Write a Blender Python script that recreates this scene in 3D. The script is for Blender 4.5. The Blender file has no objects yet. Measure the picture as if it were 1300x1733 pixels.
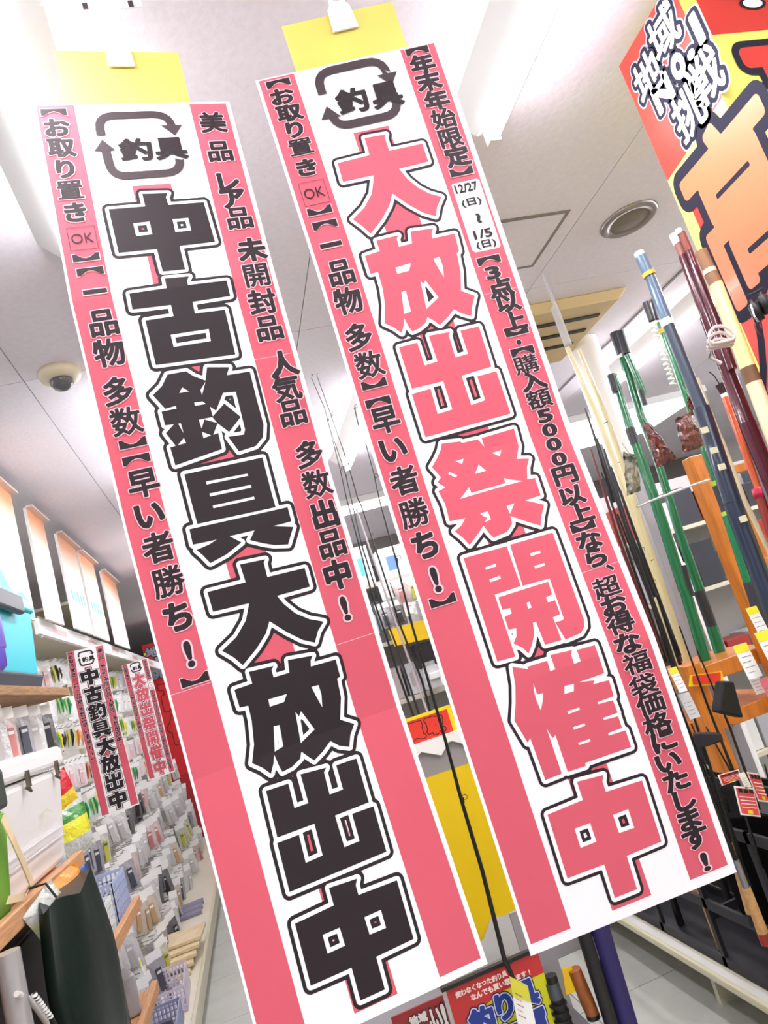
import bpy, bmesh, math, random
import numpy as np
from mathutils import Vector, Matrix
random.seed(7)
scn = bpy.context.scene
C = scn.collection
PI = math.pi

# ---------------------------------------------------------------- camera
EYE = Vector((0, 0, 1.45))
F = 1200.0
Zc = Vector((-1837., -6008., 1200.)).normalized()
Yc = Vector((-230., 310., 1200.)).normalized()
Yc = (Yc - Zc * Yc.dot(Zc)).normalized()
Xc = Yc.cross(Zc)
Rm = Matrix((Xc, Yc, Zc))            # camera (x right, y down, z forward) -> world
right, down, fwd = Rm.col[0], Rm.col[1], Rm.col[2]
cam_data = bpy.data.cameras.new('camera')
cam = bpy.data.objects.new('camera', cam_data)
C.objects.link(cam)
M3 = Matrix((right, -down, -fwd)).transposed()
cam.matrix_world = Matrix.Translation(EYE) @ M3.to_4x4()
cam_data.sensor_fit = 'VERTICAL'
cam_data.sensor_height = 36.0
cam_data.sensor_width = 27.0
cam_data.lens = 36.0 * F / 1733.0
cam_data.clip_start = 0.02
scn.camera = cam

def ray(px, py): return Rm @ Vector((px - 650., py - 866.5, F))
def OX(px, py, x): d = ray(px, py); return EYE + d * (x / d.x)
def OY(px, py, y): d = ray(px, py); return EYE + d * (y / d.y)
def OZ(px, py, z): d = ray(px, py); return EYE + d * ((z - 1.45) / d.z)

# ---------------------------------------------------------------- world, exposure
w = bpy.data.worlds.new('world'); scn.world = w; w.use_nodes = True
w.node_tree.nodes['Background'].inputs[0].default_value = (1, 1, 1, 1)
w.node_tree.nodes['Background'].inputs[1].default_value = 0.25
scn.view_settings.view_transform = 'Standard'
scn.view_settings.look = 'None'
scn.view_settings.gamma = 1.0
scn.view_settings.use_curve_mapping = False
scn.view_settings.exposure = 0.55
scn.cycles.use_denoising = True
scn.cycles.max_bounces = 8
scn.cycles.diffuse_bounces = 5
scn.cycles.transparent_max_bounces = 16
scn.cycles.caustics_reflective = False
scn.cycles.caustics_refractive = False

# fluorescent fittings, seen ones plus unseen added ones: (x centre, y0, y1, watts)
FITTINGS = [(-0.13, -1.2, 0.05, 15), (-0.13, 0.35, 1.6, 13), (-0.13, 4.4, 5.6, 15), (-0.13, 7.6, 8.8, 14),
            (0.86, -1.2, 0.05, 15), (0.86, 0.12, 1.35, 13), (0.86, 2.72, 3.92, 16), (0.86, 6.6, 7.8, 9),
            (-0.13, -4.0, -1.6, 22), (0.86, -4.0, -1.6, 22),
            (2.42, -0.5, 0.7, 12), (2.42, 2.45, 3.65, 16), (2.42, 5.2, 6.4, 9), (2.42, 0.95, 2.15, 14),
            (-2.3, -1.5, 0.9, 16), (-2.3, 1.6, 4.0, 12), (4.0, -1.5, 0.9, 16), (4.0, 1.6, 4.0, 16), (-0.13, 2.35, 3.55, 11)]  # unseen fittings added to brighten the ceiling and the left packs
def area_light(name, loc, sx, sy, watts, rot=(0, 0, 0), col=(0.985, 0.965, 1.0)):
    l = bpy.data.lights.new(name, 'AREA'); l.shape = 'RECTANGLE'; l.size = sx; l.size_y = sy
    l.energy = watts; l.color = col
    o = bpy.data.objects.new(name, l); C.objects.link(o); o.location = loc; o.rotation_euler = rot
    return o
for fx, y0, y1, wt in FITTINGS:
    area_light('tube_light', (fx, (y0 + y1) / 2, 2.498), 0.12, y1 - y0, wt * 0.5)

# ---------------------------------------------------------------- helpers
def lin(c):
    return tuple((v / 12.92 if v <= 0.04045 else ((v + 0.055) / 1.055) ** 2.4) for v in [k / 255. for k in c])
_m = {}
def mat(name, rgb, rough=0.6, metal=0.0, noise=0.0, scale=20., bump=0.0, spec=0.5, alpha=1.0, emit=0.0, stretch=None, coat=0.0, trans=0.0, rgb2=None):
    if name in _m: return _m[name]
    m = bpy.data.materials.new(name); m.use_nodes = True; _m[name] = m
    nt = m.node_tree; b = nt.nodes['Principled BSDF']
    col = lin(rgb) + (1,)
    b.inputs['Base Color'].default_value = col
    b.inputs['Roughness'].default_value = rough
    b.inputs['Metallic'].default_value = metal
    b.inputs['Specular IOR Level'].default_value = spec
    b.inputs['Coat Weight'].default_value = coat
    b.inputs['Transmission Weight'].default_value = trans
    b.inputs['Alpha'].default_value = alpha
    if emit:
        b.inputs['Emission Color'].default_value = col
        b.inputs['Emission Strength'].default_value = emit
    if noise or bump or rgb2:
        tc = nt.nodes.new('ShaderNodeTexCoord'); mp = nt.nodes.new('ShaderNodeMapping'); n = nt.nodes.new('ShaderNodeTexNoise')
        nt.links.new(tc.outputs['Object'], mp.inputs[0]); nt.links.new(mp.outputs[0], n.inputs['Vector'])
        if stretch: mp.inputs['Scale'].default_value = stretch
        n.inputs['Scale'].default_value = scale; n.inputs['Detail'].default_value = 4
        if noise or rgb2:
            r = nt.nodes.new('ShaderNodeValToRGB')
            a = lin(rgb2) if rgb2 else tuple(v * (1 - noise) for v in col[:3])
            z = col[:3] if rgb2 else tuple(min(1, v * (1 + noise)) for v in col[:3])
            r.color_ramp.elements[0].position = 0.35; r.color_ramp.elements[1].position = 0.65
            r.color_ramp.elements[0].color = a + (1,); r.color_ramp.elements[1].color = z + (1,)
            nt.links.new(n.outputs['Fac'], r.inputs[0]); nt.links.new(r.outputs[0], b.inputs['Base Color'])
        if bump:
            bp = nt.nodes.new('ShaderNodeBump'); bp.inputs['Strength'].default_value = bump; bp.inputs['Distance'].default_value = 0.01
            nt.links.new(n.outputs['Fac'], bp.inputs['Height']); nt.links.new(bp.outputs[0], b.inputs['Normal'])
    return m

class MB:
    """collects shapes; build() links them as one mesh object"""
    def __init__(s): s.v = []; s.f = []; s.m = []; s.sm = []
    def add(s, vs, fs, mi=0, smooth=False):
        k = len(s.v); s.v += [tuple(v) for v in vs]; s.f += [tuple(i + k for i in f) for f in fs]
        s.m += [mi] * len(fs); s.sm += [smooth] * len(fs); return s
    def box(s, a, b, mi=0):
        x0, y0, z0 = a; x1, y1, z1 = b
        return s.add([(x0,y0,z0),(x1,y0,z0),(x1,y1,z0),(x0,y1,z0),(x0,y0,z1),(x1,y0,z1),(x1,y1,z1),(x0,y1,z1)],
                     [(3,2,1,0),(4,5,6,7),(0,1,5,4),(1,2,6,5),(2,3,7,6),(3,0,4,7)], mi)
    def hexa(s, p, mi=0):   # 8 corners, bottom ring then top ring
        return s.add(p, [(3,2,1,0),(4,5,6,7),(0,1,5,4),(1,2,6,5),(2,3,7,6),(3,0,4,7)], mi)
    def tube(s, pts, r, n=8, mi=0, cap=True):
        pts = [Vector(p) for p in pts]; rs = r if isinstance(r, (list, tuple)) else [r] * len(pts)
        vs = []; fs = []
        for i, p in enumerate(pts):
            t = (pts[min(i + 1, len(pts) - 1)] - pts[max(i - 1, 0)]).normalized()
            a = t.cross(Vector((0, 0, 1)) if abs(t.z) < .9 else Vector((1, 0, 0))).normalized(); b = t.cross(a)
            for j in range(n):
                q = 2 * PI * j / n; vs.append(p + (a * math.cos(q) + b * math.sin(q)) * rs[i])
        for i in range(len(pts) - 1):
            for j in range(n):
                fs.append((i*n+j, i*n+(j+1)%n, (i+1)*n+(j+1)%n, (i+1)*n+j))
        s.add(vs, fs, mi, True)
        if cap:
            s.add(vs[:n], [tuple(range(n))[::-1]], mi); s.add(vs[-n:], [tuple(range(n))], mi)
        return s
    def lathe(s, c, prof, n=24, mi=0, axis=None):   # prof: (radius, height) list
        c = Vector(c); vs = []; fs = []
        for r, h in prof:
            for j in range(n):
                q = 2 * PI * j / n; vs.append(c + Vector((r * math.cos(q), r * math.sin(q), h)))
        for i in range(len(prof) - 1):
            for j in range(n): fs.append((i*n+j, i*n+(j+1)%n, (i+1)*n+(j+1)%n, (i+1)*n+j))
        return s.add(vs, fs, mi, True)
    def prism(s, poly, o, u, v, d, mi=0):    # 2D polygon extruded along d
        o, u, v, d = Vector(o), Vector(u), Vector(v), Vector(d)
        a = [o + u * x + v * y for x, y in poly]; n = len(a)
        vs = a + [p + d for p in a]
        fs = [tuple(range(n))[::-1], tuple(range(n, 2*n))] + [(i, (i+1)%n, n+(i+1)%n, n+i) for i in range(n)]
        return s.add(vs, fs, mi)
    def mesh(s, name, mats):
        me = bpy.data.meshes.new(name); me.from_pydata(s.v, [], s.f)
        for m in (mats if isinstance(mats, (list, tuple)) else [mats]): me.materials.append(m)
        me.polygons.foreach_set('material_index', s.m); me.polygons.foreach_set('use_smooth', s.sm)
        me.update(); return me
    def build(s, name, mats, parent=None, bevel=0, loc=None, seg=2, local=False):
        o = bpy.data.objects.new(name, s.mesh(name, mats)); C.objects.link(o)
        if parent and local: o.parent = parent
        elif parent: rel(parent, o)
        if loc is not None: o.location = loc
        if bevel:
            b = o.modifiers.new('bevel', 'BEVEL'); b.width = bevel; b.segments = seg; b.limit_method = 'ANGLE'
        return o

def tag(o, label=None, cat=None, group=None, kind=None):
    if label: o['label'] = label
    if cat: o['category'] = cat
    if group: o['group'] = group
    if kind: o['kind'] = kind
    return o
def empty(name, loc, label, cat, group=None, rz=0):
    o = bpy.data.objects.new(name, None); C.objects.link(o); o.location = loc; o.rotation_euler = (0, 0, rz); o.empty_display_size = .05
    return tag(o, label, cat, group)
def wm(o): return (wm(o.parent) if o.parent else Matrix.Identity(4)) @ o.matrix_basis
def rel(o, obj):
    """a part modelled in world space goes under its thing"""
    obj.parent = o; obj.matrix_parent_inverse = Matrix.Identity(4)
    obj.matrix_basis = wm(o).inverted() @ obj.matrix_basis
    return obj
def struct(name, mb, mats, parent=None, bevel=0):
    o = mb.build(name, mats, parent, bevel)
    if parent is None: o['kind'] = 'structure'
    return o
def dup(root, loc, label=None, group=None, rz=None):
    r = root.copy(); C.objects.link(r); r.location = loc
    if rz is not None: r.rotation_euler = (0, 0, rz)
    if label: r['label'] = label
    if group: r['group'] = group
    for ch in list(root.children):
        c = ch.copy(); C.objects.link(c); c.parent = r
        for g in ch.children:
            d = g.copy(); C.objects.link(d); d.parent = c
    return r

# ---------------------------------------------------------------- lettering: glyph outlines -> thickened outlines
def text_contours(ch):
    cu = bpy.data.curves.new('t', 'FONT'); cu.body = ch; cu.resolution_u = 3; cu.size = 1
    o = bpy.data.objects.new('t', cu); C.objects.link(o)
    me = bpy.data.meshes.new_from_object(o.evaluated_get(bpy.context.evaluated_depsgraph_get()))
    bpy.data.objects.remove(o); bpy.data.curves.remove(cu)
    cnt = {}
    for p in me.polygons:
        vs = list(p.vertices)
        for i in range(len(vs)):
            a, b = vs[i], vs[(i+1) % len(vs)]; k = (min(a, b), max(a, b)); cnt.setdefault(k, []).append((a, b))
    nxt = {v[0][0]: v[0][1] for v in cnt.values() if len(v) == 1}
    loops = []
    while nxt:
        s, _ = next(iter(nxt.items())); lp = []; c = s
        while c in nxt:
            n = nxt.pop(c); lp.append(tuple(me.vertices[c].co[:2])); c = n
        if len(lp) > 2: loops.append(lp)
    bpy.data.meshes.remove(me)
    return loops
def sdf_grid(loops, pad, h):
    a = np.concatenate([np.array(l) for l in loops]); lo = a.min(0) - pad - 2*h; hi = a.max(0) + pad + 2*h
    nx, ny = int((hi[0]-lo[0])/h) + 2, int((hi[1]-lo[1])/h) + 2
    X = lo[0] + np.arange(nx) * h; Y = lo[1] + np.arange(ny) * h + 1e-7
    gx, gy = np.meshgrid(X, Y); d = np.full(gx.shape, 1e9); ins = np.zeros(gx.shape, bool)
    for l in loops:
        p = np.array(l, float); q = np.roll(p, -1, 0)
        for (x0, y0), (x1, y1) in zip(p, q):
            dx, dy = x1-x0, y1-y0; L = dx*dx + dy*dy
            if L < 1e-18: continue
            t = np.clip(((gx-x0)*dx + (gy-y0)*dy) / L, 0, 1)
            d = np.minimum(d, (gx-x0-t*dx)**2 + (gy-y0-t*dy)**2)
            if y0 != y1:
                ro = (Y >= min(y0, y1)) & (Y < max(y0, y1))
                if ro.any():
                    xc = x0 + (Y[ro] - y0) * dx / dy
                    ins[ro] ^= X[None, :] < xc[:, None]
    d = np.sqrt(d); d[ins] *= -1
    return X, Y, d
def iso(X, Y, D, level):
    """contour loops of D == level (D < level is inside)"""
    S = D < level; nxt = {}
    h = X[1] - X[0]
    def pt(k):
        i, j, o = k
        if o == 0: a, b = D[i, j], D[i, j+1]; return (X[j] + h * (level-a)/(b-a), Y[i])
        a, b = D[i, j], D[i+1, j]; return (X[j], Y[i] + h * (level-a)/(b-a))
    code = S[:-1, :-1]*1 + S[:-1, 1:]*2 + S[1:, 1:]*4 + S[1:, :-1]*8
    ii, jj = np.nonzero((code > 0) & (code < 15))
    for i, j in zip(ii.tolist(), jj.tolist()):
        c = int(code[i, j]); B = (i, j, 0); T = (i+1, j, 0); L = (i, j, 1); R = (i, j+1, 1)
        for a, b in {1: [(B, L)], 2: [(R, B)], 3: [(R, L)], 4: [(T, R)], 5: [(B, L), (T, R)], 6: [(T, B)], 7: [(T, L)],
                     8: [(L, T)], 9: [(B, T)], 10: [(R, B), (L, T)], 11: [(R, T)], 12: [(L, R)], 13: [(B, R)], 14: [(L, B)]}[c]:
            nxt[a] = b
    out = []
    while nxt:
        s = next(iter(nxt)); lp = []; c = s
        while c in nxt: n = nxt.pop(c); lp.append(pt(c)); c = n
        if len(lp) > 3: out.append(simp(lp, h * 0.22))
    return [l for l in out if len(l) > 2]
def simp(p, tol):
    p = np.array(p); n = len(p)
    far = int(np.argmax(((p - p[0])**2).sum(1)))
    def dp(a, b):
        if b <= a + 1: return []
        q = p[a+1:b]; d = p[b % n] - p[a]; L = math.hypot(*d)
        e = np.abs((q[:, 0]-p[a][0])*d[1] - (q[:, 1]-p[a][1])*d[0]) / L if L > 1e-12 else np.hypot(*(q - p[a]).T)
        k = int(np.argmax(e))
        if e[k] < tol: return []
        k += a + 1
        return dp(a, k) + [k] + dp(k, b)
    idx = [0] + dp(0, far) + [far] + dp(far, n)
    return [tuple(p[i % n]) for i in idx]
def fill(loops):
    """triangulate a set of loops (even-odd, holes) -> verts, faces"""
    cu = bpy.data.curves.new('f', 'CURVE'); cu.dimensions = '2D'; cu.fill_mode = 'BOTH'
    for l in loops:
        sp = cu.splines.new('POLY'); sp.points.add(len(l) - 1)
        for k, (x, y) in enumerate(l): sp.points[k].co = (x, y, 0, 1)
        sp.use_cyclic_u = True
    o = bpy.data.objects.new('f', cu); C.objects.link(o)
    me = bpy.data.meshes.new_from_object(o.evaluated_get(bpy.context.evaluated_depsgraph_get()))
    vs = [tuple(v.co[:2]) for v in me.vertices]; fs = [tuple(p.vertices) for p in me.polygons]
    bpy.data.objects.remove(o); bpy.data.curves.remove(cu); bpy.data.meshes.remove(me)
    return vs, fs
_tc = {}
def char_layers(ch, bold, halo):
    """(fill loops, halo loops) of one character, centred on its ink, unit em"""
    k = (ch, bold, tuple(halo) if isinstance(halo, (list, tuple)) else halo)
    if k in _tc: return _tc[k]
    lp = text_contours(ch)
    if not lp: _tc[k] = ([], []); return _tc[k]
    a = np.concatenate([np.array(l) for l in lp]); c = (a.min(0) + a.max(0)) / 2
    lp = [[(x - c[0], y - c[1]) for x, y in l] for l in lp]
    hs = list(halo) if isinstance(halo, (list, tuple)) else [halo]
    mx = max([bold] + hs)
    X, Y, D = sdf_grid(lp, mx, 0.010 if len(ch) < 2 else 0.014 if len(ch) < 3 else 0.03)
    res = [iso(X, Y, D, bold) if bold else lp] + [iso(X, Y, D, h_) for h_ in hs if h_]
    size = (a.max(0) - a.min(0)) + 2 * bold
    _tc[k] = res + [size]
    return _tc[k]

class Print:
    """flat print: layers of filled shapes in (u, v-down) metres, mapped on to a surface S(u, v, height)"""
    def __init__(s): s.L = []
    def poly(s, loops, layer, mi): s.L.append((loops, layer, mi)); return s
    def rect(s, u0, v0, u1, v1, layer, mi): return s.poly([[(u0, v0), (u1, v0), (u1, v1), (u0, v1)]], layer, mi)
    def char(s, ch, u, v, w, h, layer, mi, bold=0.035, halo=0.0, hmi=None, rot=0, fit=False, shear=0.0):
        r = char_layers(ch, bold, halo)
        if len(r) < 2 or not r[0]: return s
        size = r[-1]; sx, sy = (w / size[0], h / size[1]) if fit else (w, h)
        ca, sa = math.cos(rot), math.sin(rot)
        def T(l): return [(u + ca * (x * sx + shear * y * sy) - sa * (-y * sy), v + sa * (x * sx + shear * y * sy) + ca * (-y * sy)) for x, y in l]
        hm = hmi if isinstance(hmi, (list, tuple)) else [hmi]
        for k, hl in enumerate(r[1:-1]): s.poly([T(l) for l in hl], layer - 1 - k, hm[k])
        return s.poly([T(l) for l in r[0]], layer, mi)
    def build(s, name, mats, surf, parent, cuts_u=(), cuts_v=(), step=0.00022):
        bm = bmesh.new()
        for loops, layer, mi in s.L:
            if len(loops) == 1 and len(loops[0]) == 4: vs, fs = loops[0], [(0, 1, 2, 3)]
            else: vs, fs = fill(loops)
            bv = [bm.verts.new((x, y, layer * step)) for x, y in vs]
            for f in fs:
                try: bm.faces.new([bv[i] for i in f]).material_index = mi
                except ValueError: pass
        for cs, ax in ((cuts_u, 0), (cuts_v, 1)):
            for c in cs:
                co = [0, 0, 0]; no = [0, 0, 0]; co[ax] = c; no[ax] = 1
                bmesh.ops.bisect_plane(bm, geom=bm.verts[:] + bm.edges[:] + bm.faces[:], plane_co=co, plane_no=no, dist=1e-6)
        for v in bm.verts: v.co = surf(v.co.x, v.co.y, v.co.z)
        me = bpy.data.meshes.new(name); bm.to_mesh(me); bm.free()
        for m in mats: me.materials.append(m)
        o = bpy.data.objects.new(name, me); C.objects.link(o)
        if parent: rel(parent, o)
        return o
def plane_surf(o, u, v, n):
    o, u, v, n = Vector(o), Vector(u).normalized(), Vector(v).normalized(), Vector(n).normalized()
    return lambda a, b, h: o + u * a + v * b + n * (h + 0.0004)
BIG1 = '''1297,1722;1673,1745;1632,1816;1642,1962;2174,1969;2198,2709;1668,2711;1672,3127;1346,3115;1334,2721;788,2712;773,1947;1301,1951|1078,2230;1316,2229;1315,2457;1082,2456|1654,2226;1889,2228;1889,2458;1654,2458
1355,3234;1704,3252;1664,3318;1660,3397;2230,3409;2221,3670;1663,3676;1655,3862;2093,3876;2070,4608;934,4554;945,3855;1346,3854;1351,3674;808,3658;820,3404;1351,3399|1241,4135;1789,4140;1775,4333;1240,4329
1059,4727;1322,4728;1409,4824;1556,4923;1625,4725;1934,4787;1874,4902;2210,4913;2201,5375;2202,5760;2145,5954;2013,6060;1760,6083;1664,5831;1889,5850;1923,5781;1934,5182;1756,5159;1592,5409;1525,5329;1528,5479;1732,5324;1912,5577;1696,5765;1567,5599;1469,5756;1543,5743;1538,5992;858,6074;850,5801;927,5794;840,5582;978,5477;855,5469;853,5257;1063,5258;1062,5214;913,5229;792,4993;947,4882|1035,5482;1071,5485;1074,5636|1063,5705;1074,5786;958,5792|1214,4960;1292,5039;1154,5036|1324,5220;1442,5229;1478,5276;1323,5271|1551,4943;1459,5130;1452,5053|1326,5489;1518,5490;1564,5591;1402,5501;1333,5629|1326,5675;1438,5755;1325,5772
944,6229;2063,6252;2055,7019;949,6967|1211,6404;1796,6435;1800,6470;1208,6449|1213,6585;1800,6609;1802,6652;1213,6631|1215,6767;1803,6789;1802,6830;1216,6808|827,7010;2220,7063;2215,7277;1942,7274;2218,7360;2077,7586;1890,7541;1750,7477;1580,7381;1679,7263;1325,7250;1460,7380;1218,7487;976,7545;909,7415;845,7317;1026,7289;1144,7250;817,7233
1355,7674;1712,7699;1678,7738;1670,7949;2208,7973;2204,8249;1728,8241;1784,8374;1905,8549;2072,8686;2251,8776;2137,8878;2051,9019;1896,8931;1709,8753;1530,8548;1439,8694;1260,8856;1026,9013;941,8878;816,8743;1045,8621;1226,8442;1332,8229;837,8200;835,7919;1363,7936
1078,9121;1418,9149;1377,9194;1376,9296;1597,9302;1625,9132;1969,9180;1923,9237;1903,9315;2263,9329;2256,9574;2208,9587;2185,9846;2086,10131;2258,10249;2160,10371;2096,10512;1969,10451;1873,10353;1732,10449;1591,10519;1542,10462;1459,10353;1418,10434;1283,10497;1147,10514;1127,10441;1105,10268;1066,10372;997,10486;912,10373;801,10275;890,10056;942,9753;951,9548;838,9536;833,9289;1081,9286|1228,9554;1486,9565;1420,9655;1221,9653|1833,9581;1934,9589;1935,9729;1898,9891;1863,9738|1529,9827;1560,9903;1606,9845;1714,10137;1484,10246|1199,9914;1278,9925;1250,10207;1123,10235
877,10666;1179,10679;1167,10993;1357,10999;1363,10623;1716,10658;1669,10706;1656,10996;1845,10996;1852,10676;2142,10685;2125,11268;1644,11267;1643,11673;1855,11673;1865,11326;2168,11336;2152,11920;821,11920;835,11319;1128,11322;1113,11671;1344,11665;1356,11267;856,11257
1305,12056;1683,12084;1641,12151;1639,12271;2170,12290;2149,13005;1628,13016;1616,13394;1290,13393;1298,13014;764,13010;779,12287;1303,12269|1068,12535;1296,12536;1297,12752;1064,12755|1629,12540;1857,12538;1854,12757;1630,12752'''
BIG2 = '''1332,1341;1674,1355;1639,1400;1640,1630;2176,1630;2174,1938;1696,1953;1773,2151;1893,2326;2029,2449;2190,2540;2077,2680;2003,2825;1833,2726;1660,2559;1470,2322;1365,2501;1182,2697;954,2878;870,2735;761,2594;984,2450;1166,2252;1289,1969;798,1969;813,1649;1324,1633
1001,3004;1348,2993;1310,3048;1303,3176;1512,3166;1553,2976;1905,3004;1861,3064;1837,3158;2200,3158;2178,3443;2134,3469;2100,3749;2013,4059;2192,4177;2106,4320;2039,4472;1906,4396;1813,4308;1697,4400;1533,4497;1468,4415;1387,4335;1330,4417;1210,4476;1101,4496;1073,4425;1044,4271;1004,4374;944,4485;853,4373;738,4280;826,4019;869,3766;877,3489;761,3494;761,3202;1002,3176|1152,3482;1401,3464;1338,3574;1151,3584|1753,3476;1855,3463;1860,3622;1823,3792;1784,3641|1456,3761;1484,3821;1533,3775;1644,4079;1413,4210|1125,3873;1196,3864;1174,4197;1063,4209
837,4684;1121,4677;1123,5037;1326,5023;1319,4616;1647,4634;1612,4678;1606,5028;1807,5020;1806,4651;2101,4655;2090,5291;1609,5319;1610,5776;1835,5756;1834,5383;2140,5377;2142,6042;810,6067;809,5406;1101,5394;1087,5782;1318,5770;1317,5332;834,5328
1011,6214;1278,6252;1309,6281;1543,6286;1603,6415;1603,6284;2118,6267;2100,6537;2004,6715;2182,6759;2107,6873;2048,7049;2164,7059;2153,7327;1911,7335;2152,7471;2067,7603;1996,7747;1848,7652;1627,7493;1612,7608;1503,7696;1289,7718;1248,7639;1208,7516;1108,7598;930,7722;871,7596;791,7480;912,7422;994,7341;765,7326;782,7071;746,6868;863,6842;775,6743;846,6685;767,6507;869,6413;966,6301|1123,6512;1252,6506;1205,6578|1683,6533;1831,6528;1774,6612|1435,6648;1508,6765;1338,6767|988,6640;1084,6720;1050,6744;963,6668|1012,7059;1194,6928;1194,7020;1719,7014;1721,6935;1794,6978;1975,7055;1733,7049;1208,7054|1621,7339;1742,7332;1632,7463|1218,7337;1336,7336;1341,7461;1244,7476;1297,7423;1250,7384
788,7875;1429,7886;1433,8474;1043,8478;1041,9352;784,9342|1481,7881;2127,7889;2116,9163;2089,9257;2011,9325;1776,9346;1722,9083;1820,9088;1852,9072;1857,8491;1458,8478|1078,8528;1822,8527;1814,8711;1714,8723;1722,8799;1826,8797;1828,8997;1712,9012;1717,9073;1720,9334;1483,9326;1473,9131;1469,8998;1422,8997;1392,9139;1307,9279;1227,9369;1173,9270;1075,9181;1148,9096;1179,8997;1071,8985;1073,8805;1186,8790;1187,8714;1077,8705|1432,8713;1479,8714;1475,8798;1425,8796|1036,8082;1195,8074;1195,8114;1039,8117|1040,8257;1200,8252;1198,8294;1039,8298|1710,8080;1861,8078;1861,8117;1712,8120|1709,8264;1861,8263;1860,8301;1709,8302
957,9468;1154,9563;1152,9530;1438,9535;1430,9677;1504,9676;1503,9476;1812,9504;1778,9560;1774,9686;1871,9680;1874,9524;2134,9536;2128,9927;1741,9935;1919,9967;1967,9979;1931,10020;2158,10035;2148,10254;1906,10258;1910,10288;2118,10301;2124,10475;1907,10477;1911,10506;2116,10521;2114,10679;1906,10684;1906,10716;2148,10726;2148,10952;1478,10947;1473,10985;1217,10979;1218,10487;1168,10511;1132,10371;1133,10975;897,10983;880,10414;829,10464;753,10137;842,9932;915,9712|1548,9923;1682,9933;1649,10025;1513,10021|1157,9757;1159,9912;1241,9922;1202,10015;1135,10123;1123,9990;1130,9862|1476,10245;1646,10247;1647,10280;1475,10284|1478,10462;1645,10465;1645,10497;1478,10499|1475,10675;1649,10676;1645,10710;1480,10708
1292,11137;1662,11169;1621,11244;1619,11380;2138,11401;2118,12207;1608,12219;1596,12645;1277,12644;1285,12217;763,12213;778,11398;1290,11377|1060,11677;1283,11678;1284,11922;1056,11925|1609,11683;1832,11680;1829,11927;1610,11922'''
SMALL1 = '''︻ 269 148
お 277 434
取 285 803
り 281 1186
置 292 1555
き 305 1950
# 333 2401
︼ 332 2722
︻ 351 2963
一 362 3298
品 374 3795
物 357 4250
多 350 4835
数 362 5292
︼ 377 5623
︻ 370 5866
早 387 6219
い 370 6680
者 369 7140
勝 379 7632
ち 379 8124
! 392 8653
︼ 380 8998
美 2616 433
品 2611 1021
レ 2626 1631
ア 2634 1953
品 2648 2328
未 2713 2925
開 2685 3387
封 2664 3839
品 2652 4286
人 2716 4890
気 2670 5281
品 2657 5683
多 2733 6361
数 2725 6831
出 2704 7298
品 2679 7741
中 2634 8191
! 2598 8691
釣 1346 902
具 1870 913'''
SMALL2 = '''︻ 322 136
お 321 368
取 346 667
り 345 958
置 350 1258
き 338 1613
# 329 2045
︼ 323 2344
︻ 333 2584
一 324 2917
品 340 3376
物 319 3817
多 312 4386
数 341 4828
︼ 322 5125
︻ 301 5402
早 324 5678
い 312 6123
者 326 6588
勝 322 7071
ち 328 7542
! 321 8044
︼ 328 8341
︻ 2581 107
年 2594 340
末 2595 642
年 2623 979
始 2635 1300
限 2641 1638
定 2645 1952
︼ 2627 2210
12/27 2616 2478
(日) 2620 2728
~ 2645 3001
1/5 2628 3254
(日) 2627 3431
︻ 2581 3686
3 2580 3891
点 2621 4144
以 2659 4404
上 2649 4690
︼ 2639 4859
・ 2618 5035
︻ 2626 5179
購 2614 5384
入 2636 5652
額 2635 5932
5 2637 6202
0 2636 6423
0 2618 6647
0 2612 6883
円 2608 7137
以 2595 7459
上 2610 7730
︼ 2577 7929
な 2592 8150
ら 2593 8400
、 2733 8594
超 2582 8836
お 2590 9107
得 2578 9359
な 2576 9646
福 2603 9929
袋 2586 10238
価 2596 10497
格 2595 10782
に 2602 11020
い 2570 11293
た 2588 11547
し 2608 11818
ま 2581 12070
す 2583 12316
! 2597 12642
釣 1335 688
具 1882 714'''
# ---------------------------------------------------------------- the hanging paper banners
WB = 0.297
def unpack(s): return [[[tuple(float(k) * 1e-4 for k in p.split(',')) for p in c.split(';')] for c in g.split('|')] for g in s.split('\n')]
def arrows(pr, pts, mi, lay):
    """recycling arrows: two bent bars with heads; pts in metres"""
    def bar(path, w_):
        P = [Vector(p) for p in path]; L = []; R_ = []
        for i, p in enumerate(P):
            t = (P[min(i+1, len(P)-1)] - P[max(i-1, 0)]).normalized(); n = Vector((-t.y, t.x))
            L.append(tuple(p + n * w_/2)); R_.append(tuple(p - n * w_/2))
        return [L + R_[::-1]]
    def rounded(a, b, c, k=5):
        a, b, c = Vector(a), Vector(b), Vector(c)
        return [tuple((1-t)**2 * a + 2*(1-t)*t * b + t*t * c) for t in [i / k for i in range(k + 1)]]
    u0, v0, u1, v1, hr, hl, hr2, hl2 = pts
    r = 0.026
    pr.poly(bar([(u0, hl)] + rounded((u0, v0 + r), (u0, v0), (u0 + r, v0)) + rounded((u1 - r, v0), (u1, v0), (u1, v0 + r)) + [(u1 + .001, hr)], 0.0135), lay, mi)
    pr.poly([[(u1 - .0165, hr), (u1 + .0165, hr), (u1 + .002, hr + .021)]], lay, mi)
    pr.poly(bar([(u0 + .002, hl2)] + rounded((u0 + .003, v1 - r), (u0 + .003, v1), (u0 + r, v1)) + rounded((u1 - r, v1), (u1, v1), (u1, v1 - r)) + [(u1, hr2)], 0.0135), lay, mi)
    pr.poly([[(u0 - .0145, hl2), (u0 + .0165, hl2), (u0, hl2 - .021)]], lay, mi)
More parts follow.
